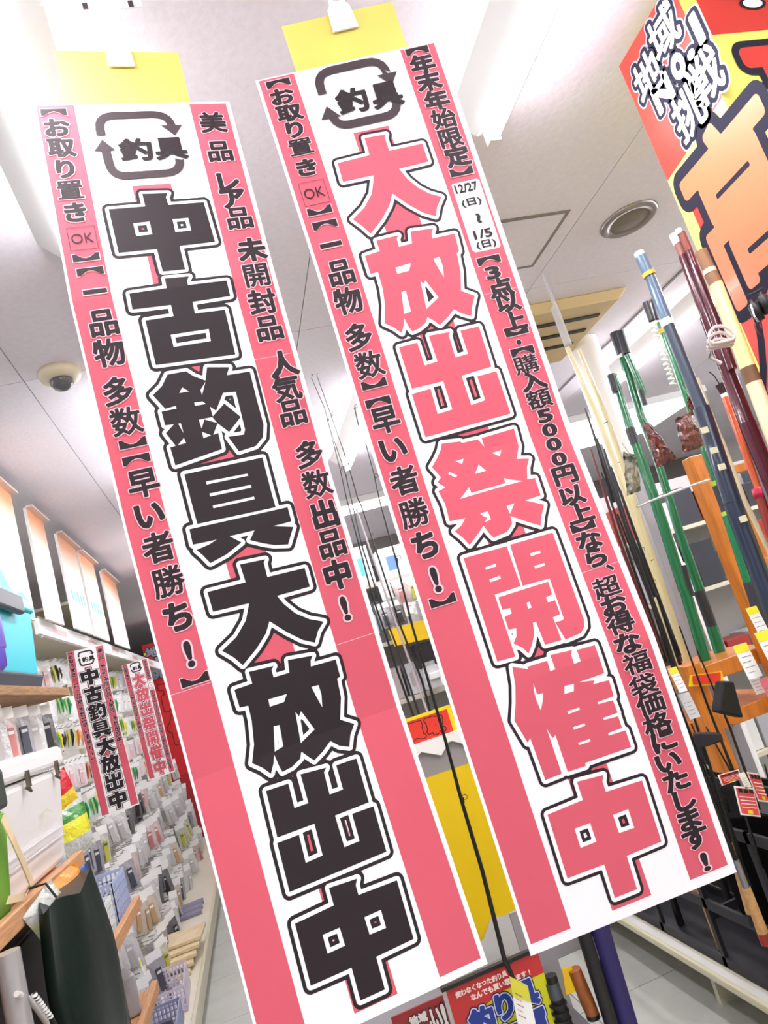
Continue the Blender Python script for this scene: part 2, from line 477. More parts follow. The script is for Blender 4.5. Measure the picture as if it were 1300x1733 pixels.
def bracket(pr, u, v, w_, h_, lay, mi, flip, halo=None, hmi=None):
    def shape(e):
        w2, h2 = w_/2 + e, h_/2 + e; pts = [(-w2, -h2), (w2, -h2), (w2, h2)]
        for k in range(7):
            q = k / 6; x = w2 - 0.12*w_ - (2*w2 - .24*w_) * q; pts.append((x, h2 - (h_ * 0.62) * math.sin(PI * q)))
        pts.append((-w2, h2)); s = -1 if flip else 1
        return [[(u + x, v + y * s) for x, y in pts]]
    if halo: pr.poly(shape(halo), lay - 1, hmi)
    pr.poly(shape(0), lay, mi)

def make_banner(name, rows, L, big, small, fillmi, strips, pink, vbot, label, arrow_pts, extra):
    P = [Vector(a) + Vector((0, 0, 1.45)) for a, e in rows]; E_ = [Vector(e) for a, e in rows]
    top = P[0] + E_[0] * WB / 2
    root = empty(name, top, label, 'banner', 'fishing sale banners in hanging clips')
    def S(u, v, h):
        t = v / L * 4; k = min(max(int(math.floor(t)), 0), 3); f = t - k
        p = (P[k] + E_[k] * u) * (1-f) + (P[k+1] + E_[k+1] * u) * f
        e = (E_[k] * (1-f) + E_[k+1] * f).normalized(); dn = (P[k+1] - P[k]).normalized(); n = e.cross(dn)
        if n.y > 0: n = -n
        return p + n * h
    NU, NV = 8, 24
    us = [WB * i / NU for i in range(NU + 1)]; vs = [L * j / NV for j in range(NV + 1)]
    g = MB(); vv = []
    for h in (0, -0.0005):
        vv += [S(u, v, h) for v in vs for u in us]
    q = (NU + 1) * (NV + 1); ff = []
    for j in range(NV):
        for i in range(NU):
            a = j * (NU+1) + i; ff += [(a, a+1, a+NU+2, a+NU+1), (q+a, q+a+NU+1, q+a+NU+2, q+a+1)]
    for i in range(NU): ff += [(i, q+i, q+i+1, i+1), (NV*(NU+1)+i, NV*(NU+1)+i+1, q+NV*(NU+1)+i+1, q+NV*(NU+1)+i)]
    for j in range(NV):
        a = j*(NU+1); b = a + NU; ff += [(a, a+NU+1, q+a+NU+1, q+a), (b, q+b, q+b+NU+1, b+NU+1)]
    g.add(vv, ff)
    g.build('paper_sheet', M_PAPER, root)
    cu, cv = us[1:-1], vs[1:-1]
    # coloured side strips and centre band
    pr = Print()
    for (a, b, v0, v1) in strips: pr.rect(a, v0, b, v1, 1, 0)
    pr.rect(pink[0], pink[1], pink[2], pink[3], 1, 0)
    for (a, b, v) in extra.get('seams', []): pr.rect(a, v, b, v + .0007, 2, 1)
    for lp in extra.get('white', []): pr.poly([lp], 2, 2)
    o = pr.build('printed_strip', [M_PINK, M_PINK_PALE, M_PAPER], S, root, cu, cv); o['label'] = 'pink printed side strips'
    # the large characters: black contour, white contour, fill
    G = unpack(big); pr = Print()
    lo = 1e9
    loops = [l for gl in G for l in gl]
    allp = np.concatenate([np.array(l) for l in loops]); h = 0.0011; pad = .011
    lo = allp.min(0) - pad - 2*h; hi = allp.max(0) + pad + 2*h
    nx, ny = int((hi[0]-lo[0])/h)+2, int((hi[1]-lo[1])/h)+2
    X = lo[0] + np.arange(nx)*h; Y = lo[1] + np.arange(ny)*h; D = np.full((ny, nx), 1.0)
    for gl in G:
        a = np.concatenate([np.array(l) for l in gl]); j0 = max(0, int((a[:, 1].min()-pad-lo[1])/h)-1); j1 = min(ny, int((a[:, 1].max()+pad-lo[1])/h)+3)
        Ys = Y[j0:j1] + 1e-8; gx, gy = np.meshgrid(X, Ys); d = np.full(gx.shape, 1.0); ins = np.zeros(gx.shape, bool)
        for l in gl:
            p = np.array(l); q_ = np.roll(p, -1, 0)
            for (x0, y0), (x1, y1) in zip(p, q_):
                dx, dy = x1-x0, y1-y0; LL = dx*dx+dy*dy
                if LL < 1e-14: continue
                t = np.clip(((gx-x0)*dx+(gy-y0)*dy)/LL, 0, 1); d = np.minimum(d, (gx-x0-t*dx)**2+(gy-y0-t*dy)**2)
                if y0 != y1:
                    ro = (Ys >= min(y0, y1)) & (Ys < max(y0, y1))
                    if ro.any(): ins[ro] ^= X[None, :] < (x0+(Ys[ro]-y0)*dx/dy)[:, None]
        d = np.sqrt(d); d[ins] *= -1; D[j0:j1] = np.minimum(D[j0:j1], d)
    pr.poly(iso(X, Y, D, 0.0098 if fillmi == 0 else 0.0092), 2, 0)
    pr.poly(iso(X, Y, D, 0.0051), 3, 1)
    for gl in G: pr.poly(gl, 4, 2 if fillmi else 0)
    o = pr.build('large_lettering', [M_INK, M_PAPER, M_PINK], S, root, cu, cv)
    # small lettering on the strips
    pr = Print()
    for line in small.split('\n'):
        ch, x, y = line.split(' '); u, v = int(x) * 1e-4, int(y) * 1e-4
        if ch in '︻︼': bracket(pr, u, v, .037, .0125, 6, 0, ch == '︼', .0012, 1)
        elif ch == '#':
            for (a, b, c, d_) in ((-.0195, -.0195, .0195, -.0188), (-.0195, .0188, .0195, .0195), (-.0195, -.0195, -.0188, .0195), (.0188, -.0195, .0195, .0195)): pr.rect(u+a, v+b, u+c, v+d_, 6, 0)
            pr.char('OK', u, v, .031, .017, 6, 0, bold=0.0, halo=0.0, fit=True)
        elif ch in ('釣', '具') and v < .12 : pr.char(ch, u, v, .050, .043, 6, 0, bold=.042, fit=True)
        elif ch in ('12/27', '(日)', '~', '1/5'):
            if ch == '~': pr.char('~', u, v, .016, .0075, 6, 0, bold=.045, rot=PI/2, fit=True)
            else: pr.char(ch, u, v, {'12/27': .037, '(日)': .032, '1/5': .030}[ch], .0145, 6, 0, bold=.03, fit=True)
        else:
            em, eh = extra['em'](u, v); b = .016 if ch == '購' else .024 if ch in '置勝額超福袋数開' else .034 if ch in '物多始限封価格得気美者早品' else .050
            if ch in '0123456789': pr.char(ch, u, v, .024, .0205, 6, 0, bold=.05, halo=.085, hmi=1, fit=True)
            elif ch == '!': pr.char('!', u, v, .010, .036 if eh > .035 else .024, 6, 0, bold=.04, halo=.09, hmi=1, fit=True)
            elif ch in '、・': pr.char(ch, u, v, .030, .030, 6, 0, bold=.03, halo=.06, hmi=1)
            elif ch == '一': pr.char('一', u, v, .033, .0075, 6, 0, bold=.0, halo=.02, hmi=1, fit=True)
            else: pr.char(ch, u, v, em, eh, 6, 0, bold=b if len(ch) == 1 else .02, halo=b + .032, hmi=1)
    ar = Print(); arrows(ar, arrow_pts, 2, 5); ar.build('recycling_arrows', [M_INK, M_PINK_PALE, M_INK_GREY], S, root, cu, cv)
    o = pr.build('small_lettering', [M_INK, M_PINK_PALE, M_INK_GREY], S, root, cu, cv)
    return root, S

M_PAPER = mat('banner_paper', (248, 247, 248), .8, spec=.2)
M_PINK = mat('pink_print', (211, 92, 107), .7, spec=.25, noise=.02, scale=3)
M_PINK_PALE = mat('pale_pink_print', (246, 200, 208), .7, spec=.25)
M_INK = mat('black_print', (40, 30, 34), .65, spec=.3, noise=.28, scale=900, stretch=(1, 1, 5))
M_INK_GREY = mat('brown_black_print', (66, 54, 58), .65, spec=.3, noise=.08, scale=500, stretch=(1, 1, 12))
M_YELLOW = mat('yellow_card', (216, 198, 96), .5, noise=.05, scale=9)
M_CLEAR = mat('clear_clip_plastic', (250, 251, 252), .12, alpha=.8, spec=.6)

def em1(u, v): return (.039, .036) if v < .21 and u < .1 else (.043, .043)
def em2(u, v):
    if u < .1: return (.039, .030) if v < .17 else (.042, .042)
    return (.040, .034) if v < .22 else (.040, .030)
R1 = [((-0.0928, 0.9728, 0.9376), (0.9976, 0.048, -0.0503)), ((-0.1047, 0.967, 0.5971), (0.9998, 0.0078, -0.0204)), ((-0.1047, 0.9891, 0.2571), (0.9997, 0.0077, 0.0212)), ((-0.0968, 1.0061, -0.0831), (0.9988, 0.0414, 0.0277)), ((-0.0878, 0.9922, -0.4234), (0.9997, 0.0088, 0.0233))]
R2 = [((0.2349, 0.905, 0.8782), (0.9911, -0.1312, 0.0202)), ((0.2412, 0.9148, 0.5556), (0.9971, -0.0749, 0.0128)), ((0.2455, 0.9339, 0.2333), (0.9977, -0.0669, 0.005)), ((0.2499, 0.9454, -0.0894), (0.9876, -0.1564, 0.0141)), ((0.257, 0.9562, -0.412), (0.9944, -0.1033, 0.0209))]
BAN1, S1 = make_banner('paper_banner', R1, 1.3629, BIG1, SMALL1, 0, [(.0035, .0575, .001, 1.3535), (.2322, .2905, .004, 1.3535)], (.1178, .1565, .1752, 1.350), 1.36,
    'white banner with black lettering and pink side strips, front left', (.0885, .0235, .1965, .1375, .0458, .0606, .1160, .0895), dict(em=em1, seams=[(.2322, .2905, .4739), (.2322, .2905, .914), (.0035, .0575, .9095)]))
BAN2, S2 = make_banner('paper_banner', R2, 1.2915, BIG2, SMALL2, 1, [(.0045, .060, .002, 1.2787), (.2324, .2885, .003, 1.2787)], (.1192, .1218, .1755, 1.278), 1.29,
    'white banner with large pink lettering, front right, right of the black-lettered one', (.0925, .0110, .2000, .1065, .0366, .0482, .0715, .0900),
    dict(em=em2, seams=[(.2324, .2885, .419), (.2324, .2885, .855)], white=[[(.2405, .2385), (.2445, .2375), (.2825, .237), (.286, .240), (.2845, .349), (.281, .3525), (.2425, .352), (.2385, .348)]]))

def hang_card(root, S, u0, u1, v0, clip_u, upward, strip=None):
    c = MB(); n = 6
    for h, m_ in ((-.0008, 0),):
        pts = [S(u, v, -.0008) for v in (v0, .004) for u in (u0, u1)]
        pb = [S(u, v, -.0018) for v in (v0, .004) for u in (u0, u1)]
        c.hexa([pts[2], pts[3], pb[3], pb[2], pts[0], pts[1], pb[1], pb[0]])
    o = c.build('yellow_card', M_YELLOW, root); o['label'] = 'yellow card at the top'
    # the clip is a thing of its own
    base = S(clip_u, v0, 0)
    e = (S(clip_u + .01, v0, 0) - base).normalized(); up = (base - S(clip_u, v0 + .01, 0)).normalized(); nn = e.cross(up)
    if nn.y > 0: nn = -nn
    return base, e, up, nn
def clip_thing(base, e, up, nn, label, lean=0.0):
    r = empty('hanging_clip', base, label, 'clip')
    jaw = MB()
    def pl(poly, d0, d1, mi=0): return jaw.prism(poly, base + nn * d0, e, up, nn * (d1 - d0), mi)
    pl([(-.021, -.034), (.021, -.034), (.018, .004), (.014, .012), (-.014, .012), (-.019, .004)], .0016, .0045)
    jaw.build('front_jaw', M_CLEAR, r, bevel=.0008)
    jaw = MB()
    jaw.prism([(-.019, -.03), (.019, -.03), (.016, .012), (-.016, .012)], base - nn * .006, e, up, nn * .003)
    jaw.build('rear_jaw', M_CLEAR, r, bevel=.0008)
    arm = MB()
    pts = [(-.013, .010), (.013, .010), (.017, .030), (.0105, .052), (.017, .078), (.018, .092), (-.020, .092), (-.012, .070), (-.014, .045), (-.012, .026)]
    arm.prism([(x + lean * y, y) for x, y in pts], base + nn * -.001, e, up, nn * .0035)
    arm.build('arm', M_CLEAR, r, bevel=.0008)
    pin = MB(); pin.tube([base + up * .008 - e * .017 + nn * .001, base + up * .008 + e * .017 + nn * .001], .0022)
    pin.tube([base + up * .02 - e * .006 + nn * .0032, base + up * .02 + e * .006 + nn * .0032], .0013)
    pin.build('pivot_pin', M_CLEAR, r)
    return r
b1 = hang_card(BAN1, S1, .0445, .2345, -.1055, .141, None)
clip_thing(*b1, 'clear plastic clip gripping the yellow card of the black-lettered banner', lean=0)
b2 = hang_card(BAN2, S2, .065, .246, -.083, .160, None)
clip_thing(*b2, 'clear plastic clip gripping the yellow card of the pink-lettered banner', lean=0)

# white price rail that the left clip hangs from
r = empty('price_rail', OY(170, -20, .985), 'clear and white rail piece at the very top left above the clip', 'rail')
b = MB(); q = [OY(px, py, .985) for px, py in ((112, 20), (240, 11), (232, -40), (100, -30))]
b.hexa([q[3], q[2], q[2] + Vector((0, .003, 0)), q[3] + Vector((0, .003, 0)), q[0], q[1], q[1] + Vector((0, .003, 0)), q[0] + Vector((0, .003, 0))]); b.build('rail_plate', M_CLEAR, r)
b = MB(); q = [OY(px, py, .99) for px, py in ((62, 8), (110, -2), (104, -40), (52, -34))]
b.hexa([q[3], q[2], q[2] + Vector((0, .003, 0)), q[3] + Vector((0, .003, 0)), q[0], q[1], q[1] + Vector((0, .003, 0)), q[0] + Vector((0, .003, 0))]); b.build('rail_end', M_CLEAR, r)
for (x, y_) in ((144, 10), (221, 6)):
    c0 = OY(x, y_, .983); MB().box(c0 - Vector((.004, .0005, .006)), c0 + Vector((.004, .0005, .006))).build('grey_mark', M_INK_GREY, r)
MB().tube([OY(170, -20, .99), Vector((OY(170, -20, .99).x, .99, 2.598))], .002, 6).build('rail_wire', M_CLEAR, r)
# ---------------------------------------------------------------- the setting
M_CEIL = mat('ceiling_board', (236, 230, 238), .95, noise=.025, scale=60, bump=.12)
M_JOINT = mat('ceiling_joint', (120, 112, 112), .9)
M_FLOOR = mat('floor_tile', (186, 188, 182), .45, noise=.06, scale=7)
M_GROUT = mat('floor_joint', (128, 128, 118), .8)
M_WALL = mat('wall_paint', (120, 114, 110), .9, noise=.03, scale=4)
M_WALLD = mat('dark_unlit_wall', (84, 76, 68), .9)  # wall colour darkened to stand for unlit space beyond the shelves
M_WHITE = mat('white_enamel', (240, 240, 238), .35)
M_STEEL = mat('steel', (176, 176, 178), .3, metal=.9)
M_TUBE = mat('lit_tube', (252, 250, 255), .5, emit=26)
CZ = 2.6
struct('floor', MB().box((-5, -5, -.05), (6, 14, -.004)), M_GROUT)
fl = [o for o in C.objects if o.name == 'floor'][0]
tile = MB().box((-.298, -.298, -.004), (.298, .298, 0)).mesh('floor_tile', M_FLOOR)
for i in range(9):
    for j in range(16):
        o = bpy.data.objects.new('floor_tile', tile); C.objects.link(o); o.parent = fl; o.location = (-1.2 + .6*i, .1 + .6*j, 0)
struct('ceiling', MB().box((-5, -5, CZ + .012), (6, 14, CZ + .1)), M_JOINT)
ce = [o for o in C.objects if o.name == 'ceiling'][0]
pan = MB().box((-.4535, -.9085, 0), (.4535, .9085, .012)).mesh('ceiling_panel', M_CEIL)
hx0, hx1, hy0, hy1 = .92, 1.325, 1.79, 2.10
for i in range(12):
    for j in range(11):
        o = bpy.data.objects.new('ceiling_panel', pan); C.objects.link(o); o.parent = ce
        o.location = (-4.53 + .91*i, -4.1 + 1.82*j, CZ)
struct('wall_back', MB().box((-5, 13.9, 0), (6, 14, 2.6)), M_WALLD)
struct('wall_left', MB().box((-5, -5, 0), (-4.9, 14, 2.6)), M_WALLD)
struct('wall_right', MB().box((5.9, -5, 0), (6, 14, 2.6)), mat('wall_right_paint', (225, 222, 220), .9))
struct('wall_front', MB().box((-5, -5, 0), (6, -4.9, 2.6)), mat('wall_front_paint', (235, 232, 228), .9))
# dropped grey soffit at the far end of the aisle, with a bright panel light in front
struct('trim_soffit', MB().box((.35, 7.1, 2.33), (5.8, 7.25, 2.598)), M_WALL)
struct('trim_joint', MB().box((2.125, -.5, CZ - .004), (2.14, 7.0, CZ - .0005)), mat('grey_joint_strip', (128, 122, 126), .8))
# ceiling access hatch
h = empty('ceiling_hatch', (1.12, 1.94, CZ), 'square ceiling access hatch with grey frame', 'hatch')
f = MB(); t = .012
f.box((hx0, hy0, CZ-.004), (hx1, hy0+t, CZ-.0005)); f.box((hx0, hy1-t, CZ-.004), (hx1, hy1, CZ-.0005)); f.box((hx1-t, hy0+t, CZ-.004), (hx1, hy1-t, CZ-.0005)); f.box((hx0, hy0+t, CZ-.004), (hx0+t, hy1-t, CZ-.0005))
f.build('hatch_frame', mat('grey_frame', (132, 124, 118), .5), h)
MB().box((hx0+t, hy0+t, CZ-.003), (hx1-t, hy1-t, CZ-.0005)).build('hatch_panel', M_CEIL, h)
# round ceiling speaker
c = Vector((1.606, 1.90, CZ)); h = empty('ceiling_speaker', c, 'round recessed ceiling speaker with grey centre', 'speaker')
MB().lathe(c, [(.098, 0), (.1, -.004), (.088, -.013), (.068, -.009), (.068, -.001)], 32).build('speaker_ring', mat('speaker_ring', (150, 142, 138), .3, metal=.6), h)
MB().lathe(c, [(.068, -.0085), (.04, -.012), (0.0005, -.013)], 32).build('speaker_grille', mat('speaker_grille', (122, 112, 98), .6, noise=.1, scale=400), h)
# dome camera
c = Vector((-.321, 2.243, CZ)); h = empty('dome_camera', c, 'small cream dome security camera on the ceiling', 'camera')
MB().lathe(c, [(.0, 0), (.062, 0), (.066, -.012), (.060, -.028), (.036, -.034), (0.0005, -.034)], 32).build('camera_housing', mat('cream_plastic', (226, 214, 186), .4), h)
MB().lathe(c, [(.036, -.034), (.035, -.046), (.026, -.060), (.012, -.067), (.0005, -.069)], 32).build('camera_dome', mat('smoked_dome', (98, 96, 100), .15), h)
# screw hook
p = OZ(435, 137, CZ); h = empty('ceiling_hook', p, 'thin wire hook in the ceiling between the two front banners', 'hook')
MB().tube([p, p + Vector((0, 0, -.03)), p + Vector((.004, 0, -.036)), p + Vector((.009, 0, -.034)), p + Vector((.009, 0, -.026)), p + Vector((.003, 0, -.025))], .0013, 6).build('wire', mat('dark_wire', (60, 56, 56), .4, metal=.6), h)
# fluorescent fittings
for k, (fx, y0, y1, wt) in enumerate(FITTINGS):
    z = CZ
    where = {1: 'over the left-hand banner, nearest on the left', 5: 'top centre, above the pink-lettered banner', 6: 'seen between the two front banners', 11: 'at upper right beyond the rods', 13: 'upper right, mirrored in the poster tower'}.get(k, 'number')
    lab = 'long white fluorescent ceiling fitting ' + where if where != 'number' else 'long white fluorescent ceiling fitting unseen, extending the rows and adding fill light'
    h = empty('fluorescent_fitting', (fx, (y0+y1)/2, z), lab, 'ceiling light', 'fluorescent ceiling fittings')
    b = MB(); b.prism([(-.085, 0), (.085, 0), (.028, -.055), (-.028, -.055)], (fx, y0, z), (1, 0, 0), (0, 0, 1), (0, y1-y0, 0)); b.build('housing', M_WHITE, h)
    b = MB(); b.tube([(fx, y0 + .03, z - .073), (fx, y1 - .03, z - .073)], .016, 10); b.build('lamp_tube', M_TUBE, h)
    MB().box((fx-.014, y0+.005, z-.092), (fx+.014, y0+.028, z-.05)).build('lamp_holder', M_WHITE, h); MB().box((fx-.014, y1-.028, z-.092), (fx+.014, y1-.005, z-.05)).build('lamp_holder', M_WHITE, h)
# wide lit panel across the aisle end
for (x0, x1, y, lab) in ((.75, 1.72, 5.15, 'crosswise lit ceiling panel seen between the banners'), (1.75, 3.6, 4.6, 'crosswise lit ceiling panel behind the rods at right')):
    h = empty('light_panel', ((x0+x1)/2, y, CZ), lab, 'ceiling light')
    wd = .16 if x0 < 1 else .42
    MB().box((x0, y-wd, CZ-.05), (x1, y+wd, CZ-.001)).build('housing', M_WHITE, h, bevel=.004)
    MB().box((x0+.02, y-wd+.02, CZ-.06), (x1-.02, y+wd-.02, CZ-.0505)).build('diffuser', mat('lit_diffuser', (255, 253, 250), .5, emit=3.2), h)
# ceiling air conditioner
h = empty('ceiling_air_conditioner', (1.7, 2.68, CZ), 'yellowed ceiling air conditioner cassette', 'air conditioner')
M_AC = mat('yellowed_plastic', (214, 190, 140), .5, noise=.05, scale=5)
b = MB(); b.prism([(0, 0), (.62, 0), (.56, -.05), (.06, -.05)], (1.28, 2.40, CZ), (1, 0, 0), (0, 0, 1), (0, .58, 0)); b.build('case', M_AC, h, bevel=.006)
for k in range(3):
    MB().box((1.37, 2.50 + .13*k, CZ-.056), (1.80, 2.525 + .13*k, CZ-.0505)).build('louvre', mat('dark_slot', (50, 44, 38), .6), h)
# round white column on the right
struct('column', MB().lathe((1.93, 2.9, 0), [(.075, 0), (.075, 2.598)], 32), mat('white_column', (246, 245, 243), .5))
bpy.data.objects['column']['kind'] = 'structure'

# ---------------------------------------------------------------- gondola shelving on the left
M_CREAM = mat('cream_steel', (222, 216, 196), .4, noise=.03, scale=8)
M_PEG = mat('pegboard', (228, 224, 216), .6)
M_BOARD = mat('shelf_wood', (192, 142, 100), .55, noise=.14, scale=14, stretch=(12, 1, 12))
M_BOARDD = mat('old_plank', (150, 112, 74), .7, noise=.3, scale=16, stretch=(10, 1, 14))
M_BLACK = mat('black_plastic', (24, 23, 27), .45)
M_GREY = mat('grey_plastic', (120, 120, 124), .5)
h = empty('peg_gondola', (-1.3, 6.2, 0), 'long pegboard gondola hung with tackle packs along the left aisle', 'shelf')
MB().box((-1.17, 3.36, .16), (-1.13, 8.5, 2.02)).build('pegboard', M_PEG, h)
MB().box((-1.17, 3.36, 0), (-.60, 8.5, .13)).build('plinth', M_CREAM, h)
b = MB(); b.box((-1.13, 3.36, .13), (-.585, 8.5, .15)); b.build('base_shelf', M_CREAM, h)
MB().box((-.585, 3.36, .085), (-.565, 8.5, .165)).build('front_lip', mat('cream_rail', (206, 200, 174), .35), h, bevel=.004)
MB().box((-.81, 3.36, 1.965), (-.79, 8.5, 2.035)).build('top_fascia', mat('fascia_white', (250, 248, 246), .4), h)
MB().box((-1.17, 3.36, 2.021), (-.81, 8.5, 2.035)).build('top_panel', M_CREAM, h)
pr = Print()
for k_, y_ in enumerate((3.6, 4.35, 5.1, 6.0, 7.0)): pr.rect(y_ - 3.36, .02, y_ - 3.36 + .26, .05, 1, 0)
pr.build('fascia_print', [mat('pale_red_print', (226, 186, 188), .5)], plane_surf((-.79, 3.36, 2.035), (0, 1, 0), (0, 0, -1), (1, 0, 0)), h)
for y in (3.4, 4.3, 5.2, 6.1, 7.0, 7.9): MB().box((-1.132, y-.02, .15), (-1.11, y+.02, 2.02)).build('upright', M_CREAM, h)
# the wooden display shelf nearest on the left
h = empty('wooden_shelf_unit', (-.85, 2.3, 0), 'open steel and wood shelf unit of used tackle, nearest on the left', 'shelf')
for z, y1, m_, w_ in ((1.675, 2.97, M_BOARDD, .03), (1.115, 2.60, M_BOARD, .018), (.785, 3.34, M_BOARD, .018), (.46, 3.34, M_BOARD, .018)):
    MB().box((-1.25, 1.3, z-w_), (-.64, y1, z)).build('shelf_board', m_, h, bevel=.003)
    if z < 1.6: MB().box((-.64, 1.3, z-w_-.002), (-.615, y1, z+.024)).build('shelf_edge', M_BOARD, h, bevel=.003)
MB().tube([(-.585, 1.73, 0), (-.585, 1.73, 1.10)], .024, 16).build('post', mat('satin_pole', (196, 194, 196), .3, metal=.55), h)
MB().box((-1.25, 1.29, 0), (-1.22, 1.33, 1.64)).build('post', M_STEEL, h)
MB().box((-1.25, 3.29, 0), (-1.22, 3.33, .78)).build('post', M_STEEL, h)
MB().box((-1.29, 1.3, 0), (-1.26, 3.34, 2.0)).build('back_panel', M_PEG, h)
# triangular white bracket shelf behind the teal box
h = empty('sloping_shelf', (-.95, 3.05, 1.93), 'small cream sloping shelf behind the teal cooler box', 'shelf')
b = MB(); b.prism([(0, 0), (.62, .0), (.62, -.02), (0, -.02)], OX(58, 1032, -1.2), (0, 1, -.12), (0, 0, 1), (.40, 0, 0)); b.build('shelf_board', M_CREAM, h)
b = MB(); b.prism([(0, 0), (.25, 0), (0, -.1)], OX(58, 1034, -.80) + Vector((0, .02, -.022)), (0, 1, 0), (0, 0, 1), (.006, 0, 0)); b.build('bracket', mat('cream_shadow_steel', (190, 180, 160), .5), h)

# fishing-scene header boards standing on the gondola top
def header(y0, y1, z0, tw, label, kind):
    x = -.75; tw = 0; L = (y1 - y0)
    r = empty('header_board', (x, (y0+y1)/2, z0), label, 'sign', 'header boards over the left gondola')
    d = Vector((math.sin(tw), math.cos(tw), 0)); n = Vector((d.y, -d.x, 0)); o = Vector((x, y0, z0)); H = 2.545 - z0
    b = MB(); b.prism([(0, 0), (L, 0), (L, H), (0, H)], o, d, (0, 0, 1), -n*.012); b.build('board', mat('white_board', (248, 246, 242), .5), r)
    b = MB(); b.prism([(0, H), (L, H), (L, H+.008), (0, H+.008)], o, d, (0, 0, 1), n*.03); b.build('folded_top_edge', mat('pinkish_edge', (228, 212, 206), .5), r)
    pr = Print(); N = 8
    for k in range(N):   # orange sky fading down
        pass
    o1 = o + Vector((0, 0, H))
    pm = mat('sunset_print', (250, 244, 236), .5, rgb2=(236, 176, 130), scale=1)
    nt = pm.node_tree
    if not pm.get('done'):
        for n_ in list(nt.nodes):
            if n_.type in ('TEX_NOISE', 'VALTORGB', 'MAPPING', 'TEX_COORD'): nt.nodes.remove(n_)
        g = nt.nodes.new('ShaderNodeNewGeometry'); sp = nt.nodes.new('ShaderNodeSeparateXYZ'); nt.links.new(g.outputs['Position'], sp.inputs[0])
        mr = nt.nodes.new('ShaderNodeMapRange'); mr.inputs[1].default_value = 2.33; mr.inputs[2].default_value = 2.50; nt.links.new(sp.outputs[2], mr.inputs[0])
        cr = nt.nodes.new('ShaderNodeValToRGB'); cr.color_ramp.elements[0].color = lin((250, 246, 238)) + (1,); cr.color_ramp.elements[1].color = lin((228, 160, 116)) + (1,)
        nt.links.new(mr.outputs[0], cr.inputs[0]); nt.links.new(cr.outputs[0], nt.nodes['Principled BSDF'].inputs['Base Color']); pm['done'] = 1
    pr.rect(.004, .0, L-.004, min(H, .26), 1, 0)
    if kind == 'wave': pr.poly([[(L*.25, H*.62), (L*.40, H*.70), (L*.62, H*.86), (L*.78, H*.80), (L*.97, H*.90), (L*.99, H*.99), (L*.5, H*.96), (L*.3, H*.8)]], 2, 1)
    if kind == 'script':
        for k in range(5): pr.poly([[(L*(.12+.16*k), H*(.60)), (L*(.2+.16*k), H*.55), (L*(.26+.16*k), H*.66), (L*(.18+.16*k), H*.72)]], 2, 2)
    s_ = plane_surf(o1, d, (0, 0, -1), n)
    q = pr.build('printed_scene', [pm, mat('cyan_print', (110, 214, 222), .5), mat('blue_print', (120, 190, 224), .5)], s_, r)
header(2.55, 3.16, 1.99, .05, 'tall header board with cyan wave print at far left', 'wave')
header(3.37, 3.665, 2.02, .14, 'second header board from the left, pale orange top', '')
header(3.91, 4.345, 2.03, .10, 'third header board with blue script under orange sky', 'script')
header(4.41, 4.86, 2.03, .12, 'fourth header board with blue script, beside the third', 'script')
header(5.10, 5.68, 2.03, .16, 'farthest header board, orange above white', '')

# cooler boxes on the shelf
def slab(y0, y1, z0, z1, x0, x1, tap=0.0):   # box whose base is narrower
    return [(x0+tap, y0+tap, z0), (x1-tap, y0+tap, z0), (x1-tap, y1-tap, z0), (x0+tap, y1-tap, z0), (x0, y0, z1), (x1, y0, z1), (x1, y1, z1), (x0, y1, z1)]
h = empty('cooler_box', (-.86, 2.65, 1.675), 'teal cooler box with dark grey base and black lid latch', 'cooler box')
M_TEAL = mat('teal_plastic', (62, 186, 200), .35)
MB().hexa(slab(2.37, 2.90, 1.735, 1.985, -1.12, -.70, .012)).build('body', M_TEAL, h, bevel=.014, seg=3)
MB().hexa(slab(2.365, 2.905, 1.676, 1.745, -1.12, -.695, .02)).build('base', mat('dark_grey_plastic', (72, 76, 84), .5), h, bevel=.014, seg=3)
MB().hexa(slab(2.36, 2.91, 1.975, 2.03, -1.13, -.69, 0)).build('lid', M_TEAL, h, bevel=.012, seg=3)
MB().box((-.695, 2.40, 1.945), (-.668, 2.70, 2.01)).build('latch', mat('charcoal_plastic', (74, 74, 82), .45), h, bevel=.008)
pr = Print(); pr.char('MSDR', .42, .13, .10, .022, 1, 0, bold=.01, fit=True, shear=.3); pr.rect(.33, .098, .50, .1005, 1, 0)
pr.build('pale_lettering', [mat('pale_teal_print', (150, 214, 224), .5)], plane_surf((-.7075, 2.37, 1.985), (0, 1, 0), (0, 0, -1), (1, 0, 0)), h)
h = empty('tackle_bucket', (-.66, 2.12, 1.675), 'purple plastic tub edge in front of the teal cooler', 'tub')
p = OX(3, 1115, -.62)
MB().lathe((-.62, 1.87, 1.676), [(.0, 0), (.082, 0), (.092, .01), (.094, .05)], 24).build('tub_body', mat('purple_plastic', (96, 74, 190), .35), h)
MB().lathe((-.62, 1.87, 1.676), [(.094, .05), (.098, .055), (.096, .19), (.088, .2), (0.0005, .2)], 24).build('tub_lid', mat('violet_plastic', (128, 112, 216), .35), h)

